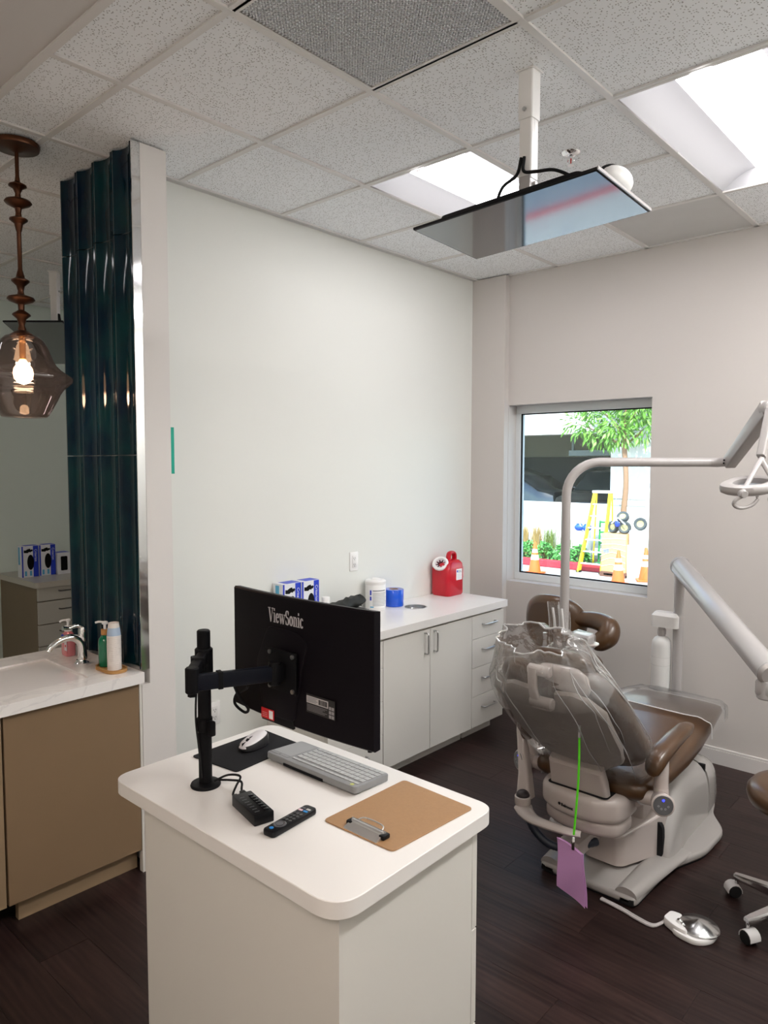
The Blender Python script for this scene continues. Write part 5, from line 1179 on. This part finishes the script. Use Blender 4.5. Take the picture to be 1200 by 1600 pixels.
struct('garage_shell', B().box(-40, 15.6, .0, -5.9, 30, .15).box(-40, 29.8, .15, -5.9, 30, 3.2).box(-40, 15.7, 3.1, -5.9, 30, 3.3).box(-40, 15.7, .15, -39.8, 30, 3.1).box(-6.1, 15.8, .15, -5.9, 30, 3.1), gin)
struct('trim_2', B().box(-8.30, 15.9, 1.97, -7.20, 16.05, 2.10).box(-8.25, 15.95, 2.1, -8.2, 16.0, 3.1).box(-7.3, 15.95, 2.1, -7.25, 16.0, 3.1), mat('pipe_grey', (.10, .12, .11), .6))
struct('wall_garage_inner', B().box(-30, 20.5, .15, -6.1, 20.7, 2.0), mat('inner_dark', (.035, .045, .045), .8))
# parked cars behind the low wall
def car(cx, cy, label, body, rz=0, zb=.15):
    t = thing('parked_car', label, 'car', (cx, cy, zb), rz)
    P = [(-2.2, .35), (-2.25, .62), (-2.1, .82), (-1.35, .93), (-.75, 1.42), (-.2, 1.50), (.6, 1.48), (1.25, 1.30), (1.75, .98), (2.2, .90), (2.25, .60), (2.2, .32)]
    R = []
    for y, k in ((-.88, 0), (-.86, .5), (-.78, 1), (0, 1.02), (.78, 1), (.86, .5), (.88, 0)):
        R.append([(x * (1 - .01 * (1 - k)), y * (1 if z < .95 else 1 - .16 * (z - .95) / .5), .3 + (z - .3) * (.62 if k == 0 else (.90 if k == .5 else 1))) for x, z in P])
    obj('body', B().loft(R), body, t, local=True, ang=50)
    gm_ = mat('car_glass', (.01, .02, .022), .05)
    for sy in (-1, 1): obj('side_window', B().slab([(-.95, 1.0), (-.62, 1.36), (.15, 1.40), (.6, 1.38), (1.15, 1.06)], sy * .80 - .02, sy * .80 + .02, XZ(0)), gm_, t, local=True)
    obj('windscreen', B().loft([[(-1.36, y, .96) for y in (-.70, .70)], [(-.78, y * .92, 1.405) for y in (-.70, .70)], [(-.80, y * .92, 1.425) for y in (-.70, .70)], [(-1.40, y, .97) for y in (-.70, .70)]], closed=False, cap=False), gm_, t, local=True)
    for sx in (-1.4, 1.4):
        for sy in (-1, 1): obj('wheel', B().cyl((sx, sy * .70, .32), (sx, sy * .90, .32), .32, n=24, bev=.03), rubber, t, local=True)
    for sy in (-1, 1): obj('mirror', B().ball((-.82, sy * .98, 1.02), (.08, .10, .06)), white if sy < 0 else body, t, local=True)
    return t
car(-11.35, 17.6, 'dark grey car parked left in the shaded garage behind the low wall', mat('car_dark', (.02, .025, .03), .18, .3, coat=1.), 0)
car(-7.9, 18.2, 'black car parked nose out in the shaded garage behind the ladder', mat('car_black', (.012, .013, .014), .15, .2, coat=1.), PI / 2)
# planting
def leaves(n, fn, L, w_, curl=.3):
    t = bmesh.new()
    for _ in range(n):
        p, d, up_ = fn(); d = d.normalized(); s_ = d.cross(up_).normalized(); l_ = L * random.uniform(.7, 1.25); ww = w_ * random.uniform(.8, 1.2)
        dn_ = Vector((0, 0, -curl * l_)); q = [p, p + d * l_ * .5 + s_ * ww + dn_ * .3, p + d * l_ + dn_, p + d * l_ * .5 - s_ * ww + dn_ * .3]
        t.faces.new([t.verts.new(v) for v in q])
    b = B(); b.add(t); return b
def rv(): return Vector((random.gauss(0, 1), random.gauss(0, 1), random.gauss(0, 1))).normalized()
leafg = mat('leaf_green', (.15, .33, .05), .5, var=(6, .35)); shrubg = mat('shrub_green', (.10, .32, .08), .5, var=(9, .4)); straw = mat('dry_grass', (.40, .27, .10), .7, var=(5, .3)); grassg = mat('grass_green', (.16, .22, .05), .7, var=(5, .3))
def shrub(x, y, r, h, label):
    def f():
        d = rv(); d.z = abs(d.z); p = Vector((x + d.x * r * random.uniform(.6, 1), y + d.y * r * .7, -.37 + d.z * h * random.uniform(.55, 1))); return p, (d + rv() * .8), rv()
    t = thing('shrub', label, 'shrub', (x, y, -.37), 0, 'leafy shrubs in the planting bed')
    obj('foliage', leaves(460, f, .085, .028), shrubg, t, kind='stuff'); obj('stem', B().cyl((x, y, -.37), (x, y, -.1), .02), mat('bark', (.14, .09, .05), .9), t)
for k, x in enumerate((-9.1, -8.6, -8.15, -7.7, -7.3)): shrub(x, 14.53 + .03 * (k % 2), .235, .38, '%s low green shrub behind the far red curb, counted from the left' % ('first', 'second', 'third', 'fourth', 'fifth')[k])
def clump(x, y, h, mm, label):
    t = bmesh.new()
    for _ in range(170):
        a = random.uniform(0, 2 * PI); l_ = h * random.uniform(.6, 1.1); r1 = l_ * random.uniform(.05, .25); p = Vector((x + random.gauss(0, .05), y + random.gauss(0, .035), -.37)); d = Vector((math.cos(a), math.sin(a), 0)); s_ = Vector((-d.y, d.x, 0)) * .006
        q1 = p + d * r1 * .4 + Vector((0, 0, l_ * .65)); q2 = p + d * r1 + Vector((0, 0, l_ * .9))
        v = [t.verts.new(c) for c in (p - s_, p + s_, q1 + s_, q1 - s_, q2)]; t.faces.new(v[:4]); t.faces.new((v[3], v[2], v[4]))
    b = B(); b.add(t); tag(obj('grass_clump', b, mm, kind=None), label, 'grass', 'ornamental grass clumps')
for k, x in enumerate((-9.3, -8.95, -8.6, -8.25, -7.85, -7.5)): clump(x, 14.99, .78 if k < 4 else .62, straw if k < 3 else grassg, '%s ornamental grass tuft below the garage wall, counted from the left' % ('first straw', 'second straw', 'third straw', 'first green', 'second green', 'third green')[k])
# tree
tr_ = thing('street_tree', 'slim young tree with bright green leaves outside the window', 'tree', (-6.33, 14.55, -.37))
bark = mat('tree_bark', (.26, .15, .09), .85, bump=(40, .5, .01))
obj('trunk', B().tube([(-6.33, 14.55, -.37), (-6.33, 14.56, .6), (-6.28, 14.55, 1.4), (-6.33, 14.54, 2.2), (-6.30, 14.55, 3.0), (-6.33, 14.55, 4.0)], [.075, .062, .055, .05, .04, .02], 12), bark, tr_)
cents = []
for a, z0, l_, dz in ((2.9, 2.1, 1.15, .55), (3.5, 2.4, .95, .7), (.2, 2.15, .85, .6), (5.4, 2.5, .8, .6), (1.4, 2.6, .7, .7), (4.5, 2.2, .85, .4), (3.1, 3.0, .8, .5), (.0, 3.1, .7, .5), (2.2, 3.2, .6, .8)):
    d = Vector((math.cos(a), math.sin(a) * .22, 0)); p0_ = Vector((-6.31, 14.55, z0)); p1_ = p0_ + d * l_ + Vector((0, 0, dz))
    obj('branch', B().tube([p0_, p0_ + d * l_ * .45 + Vector((0, 0, dz * .55)), p1_], [.026, .018, .008], 8), bark, tr_)
    for q in (.45, .75, 1.0): cents.append(p0_ + d * l_ * q + Vector((0, 0, dz * q)))
def f():
    c = random.choice(cents); d = rv(); p = c + Vector((d.x * .36, d.y * .18, d.z * .26)) * random.uniform(.4, 1); return p, d + Vector((0, 0, -.35)), rv()
obj('foliage', leaves(2600, f, .15, .024, .25), leafg, tr_, kind='stuff')
# cones
def cone(x, y, label):
    t = thing('traffic_cone', label, 'traffic cone', (x, y, GZ), 0, 'orange cones in the street')
    om = mat('cone_orange', (.85, .12, .02), .45)
    obj('base', B().box(-.17, -.17, .0005, .17, .17, .035, .008), om, t, local=True)
    obj('body', B().lathe([(.128, .035), (.028, .64), (.020, .655), (0, .655)], n=28), om, t, local=True)
    for z0, z1 in ((.29, .39), (.44, .51)):
        rr2 = lambda z: .128 - .1 * (z - .035) / .605 + .0015
        obj('reflective_collar', B().lathe([(rr2(z0), z0), (rr2(z1), z1)], n=28), mat('collar_white', (.85, .85, .85), .3), t, local=True)
    return t
c_ = cone(-7.62, 13.2, 'orange traffic cone standing alone by the red curb at the left')
dup(c_, (-5.70, 12.95, GZ), .3, 'orange traffic cone nearest the window, in front of the cartons')
dup(c_, (-5.50, 13.75, GZ), .5, 'orange traffic cone cut by the right window edge')
# step ladder
ld = thing('step_ladder', 'yellow step ladder with pale steps standing by the far curb', 'ladder', (-6.75, 14.2, GZ))
ym = mat('ladder_yellow', (.82, .62, .02), .4); am = mat('ladder_alu', (.60, .62, .62), .35, .6)
bl, br_, tl2, tr2_ = Vector((-7.03, 14.0, GZ)), Vector((-6.52, 14.0, GZ)), Vector((-6.88, 14.38, 1.17)), Vector((-6.54, 14.38, 1.17))
for p_, q_ in ((bl, tl2), (br_, tr2_)): beam('front_rail', p_, q_, .120, .040, .105, .036, ym, ld, .004, Vector((1, 0, 0)))
for k in range(6):
    q = .115 + .148 * k; a_, c2 = bl.lerp(tl2, q), br_.lerp(tr2_, q); obj('step', B().box(a_.x + .014, a_.y - .05, a_.z - .012, c2.x - .014, a_.y + .045, a_.z + .012), am, ld)
obj('top_cap', B().box(tl2.x - .04, tl2.y - .06, 1.16, tr2_.x + .04, tl2.y + .14, 1.215, .01), mat('cap_grey', (.62, .64, .62), .45), ld)
for sx, p_ in ((1, bl), (-1, br_)):
    q_ = Vector((tl2.x if sx > 0 else tr2_.x, 14.47, 1.16)); beam('rear_rail', Vector((p_.x + sx * .05, 14.88 - .75 + .02, GZ + .0)) if False else Vector((p_.x + sx * .03, 14.60, -.365)), q_, .030, .026, .028, .026, ym, ld, .004, Vector((1, 0, 0)))
    obj('foot_pad', B().box(p_.x - .045, p_.y - .05, GZ + .0005, p_.x + .045, p_.y + .05, GZ + .035, .006), rubber, ld)
    obj('step_brace', B().tube([bl.lerp(tl2, .115) + Vector((.03, -.02, -.01)) if sx > 0 else br_.lerp(tr2_, .115) + Vector((-.03, -.02, -.01)), (p_.x + sx * .14, p_.y + .05, -.285)], .008, 6, 1), am, ld)
g2 = thing('hand_truck', 'green hand truck standing behind the yellow ladder', 'hand truck', (-6.75, 14.75, -.37))
gmn = mat('truck_green', (.03, .28, .07), .45)
for x in (-6.93, -6.60): obj('upright', B().tube([(x, 14.72, -.33), (x, 14.76, .55)], .02, 10, 1), gmn, g2)
for z in (-.18, .06, .30, .52): obj('cross_bar', B().box(-6.93, 14.725, z - .02, -6.60, 14.755, z + .02, .005), gmn, g2)
obj('toe_plate', B().box(-6.95, 14.5, -.368, -6.58, 14.74, -.35), gmn, g2)
# cartons, tote, wheels
cart = mat('carton_brown', (.52, .33, .16), .6, var=(9, .12)); stretch = mat('stretch_film', (.70, .66, .58), .2, coat=.4)
cA = thing('carton', 'tall brown film wrapped carton on the street by the ladder', 'carton', (-6.17, 14.0, GZ))
obj('box', B().box(-6.44, 13.80, -.40, -5.935, 14.12, .375, .004), cart, cA)
obj('pallet', B().box(-6.46, 13.78, -.499, -5.92, 14.13, -.47).box(-6.46, 13.78, -.43, -5.92, 14.13, -.402).box(-6.46, 13.78, -.47, -6.38, 14.13, -.43).box(-6.0, 13.78, -.47, -5.92, 14.13, -.43), mat('pallet_wood', (.14, .06, .04), .8), cA, kind='stuff')
for k in range(6): obj('film_fold', B().tube([(-6.44, 13.796, -.3 + .11 * k), (-6.2, 13.793, -.25 + .11 * k + .03 * math.sin(k)), (-5.935, 13.796, -.32 + .12 * k)], .006, 6, 4), stretch, cA)
obj('printed_mark', B().box(-6.40, 13.797, -.02, -6.28, 13.80, .06), mat('print_grey', (.2, .2, .2)), cA)
cB = tag(obj('carton_white', B().box(-5.93, 13.86, GZ + .0005, -5.66, 14.1, .17, .004), mat('carton_white2', (.72, .70, .64), .55)), 'white carton beside the brown wrapped carton', 'carton')
cC = thing('storage_tote', 'white plastic tote with slots on top of the white carton', 'tote', (-5.76, 14.0, .171))
obj('shell', B().box(-5.90, 13.86, .171, -5.60, 14.1, .46, .02), mat('tote_white', (.78, .78, .76), .4), cC)
for x in (-5.80, -5.72): obj('slot', B().box(x - .018, 13.855, .25, x + .018, 13.862, .36), mat('slot_tan', (.35, .32, .24), .6), cC)
def wheel(x, y, z, ax, label, r=.125):
    t = thing('cart_wheel', label, 'wheel', (x, y, z), 0, 'loose pneumatic cart wheels'); ax = Vector(ax).normalized(); o = -ax * .04
    obj('tyre', B().lathe([(r * .55, .0), (r * .85, -.012), (r, .012), (r, .068), (r * .85, .092), (r * .55, .08), (r * .55, 0)], o, ax, 32), mat('tyre_grey', (.05, .056, .06), .7), t, local=True)
    obj('rim', B().lathe([(0, .02), (r * .2, .0), (r * .28, .02), (r * .56, .012), (r * .56, .07), (0, .06)], o, ax, 24), mat('rim_pale', (.34, .29, .14), .4), t, local=True)
    return t
wheel(-6.27, 13.98, .502, (-.35, -1, .1), 'left cart wheel with pale rim on the brown carton')
wheel(-6.02, 13.93, .502, (.25, -1, .1), 'right cart wheel on the brown carton')
wheel(-6.10, 14.02, .705, (.15, -.8, .6), 'upper cart wheel resting on the two others on the carton', .12)
wheel(-5.72, 13.98, .588, (.3, -1, .2), 'cart wheel on the white tote at the window edge')
fr2 = thing('wheel_bracket', 'white angled axle bracket between the cart wheels', 'bracket', (-6.14, 13.86, .5))
obj('bracket_arm', B().tube([(-6.26, 13.85, .58), (-6.12, 13.84, .70), (-5.96, 13.82, .57)], .014, 8, 1), white, fr2); obj('blue_cap', B().ball((-6.135, 13.84, .575), (.05, .03, .06)), cardblue, fr2)
for k, (x, z) in enumerate(((-7.42, .06), (-7.24, .06))):
    t = thing('blue_dolly', '%s blue and white rolled dolly standing in the bed left of the ladder' % ('left', 'right')[k], 'dolly', (x, 14.78, -.37))
    obj('deck', B().box(x - .07, 14.70, -.36, x + .07, 14.86, .30, .02), mat('dolly_white', (.70, .72, .74), .5), t)
    obj('blue_drum', B().ball((x, 14.76, .38), (.11, .10, .085)), mat('drum_blue', (.02, .09, .60), .4), t); obj('hoop', B().tube([(x - .07, 14.70, .40), (x, 14.69, .50), (x + .08, 14.70, .40)], .010, 8, 5), white, t)

# ================================================================== NEIGHBOURING ROOM (through the gap left of the tiles)
nf = -5.53
drawer_unit(2.262, 2.70, 'grey looking four drawer cabinet in the next room, its plain side towards us', x=nf, wall=XL + .003, zs=(.834, .714, .537, .37, .087), m=mat('neighbour_laminate', (.50, .49, .44), .4), hm=mat('handle_dark', (.10, .095, .085), .4, .6), top=.821, gap=.004, hy=(2.42, 2.56), endm=mat('tan_end_panel', (.20, .15, .095), .5))
dc2 = thing('door_cabinet', 'two door cabinet in the next room mostly hidden by the blue tiles', 'cabinet', (-5.9, 3.2, 0))
obj('body', B().box(XL + .003, 2.701, .087, nf - .021, 3.60, .821), mat('neighbour_laminate', (.5, .5, .5)), dc2, smooth=False); obj('toe_kick', B().box(XL + .003, 2.701, 0, nf - .085, 3.6, .0865), mat('neighbour_laminate', (.5, .5, .5)), dc2, smooth=False)
for y0, y1 in ((2.703, 3.15), (3.152, 3.598)): obj('door', B().box(nf - .02, y0, .0885, nf, y1, .819, .001, 1), mat('neighbour_laminate', (.5, .5, .5)), dc2)
tag(obj('worktop', B().slab(rpoly([(XL + .003, 2.24), (nf + .02, 2.24), (nf + .02, 3.62), (XL + .003, 3.62)], [0, .03, 0, 0]), .8215, .865), mat('neighbour_top', (.50, .48, .42), .3)), 'worktop of the next room seen left of the blue tiles', 'worktop')
glove_box(-5.87, 2.335, 'left glove box in the next room beside the pendant shade', z=.8655)
glove_box(-5.87, 2.470, 'right glove box in the next room beside the blue tiles', z=.8655)
mb_ = thing('mask_box', 'smaller white carton with black opening right of the two glove boxes', 'box', (-5.86, 2.592, .8655))
obj('carton', B().box(-.05, -.052, 0, .05, .052, .175, .001, 1), mat('carton_white', (.74, .76, .8)), mb_, local=True); obj('opening', B().slab(rrect(-.026, .03, .028, .145, .008), 0, .001, frame((.05, 0, 0), (0, 1, 0), (0, 0, 1))), blackm, mb_, local=True); obj('top_panel', B().box(-.048, -.05, .175, .045, .05, .1758), cardblue, mb_, local=True)
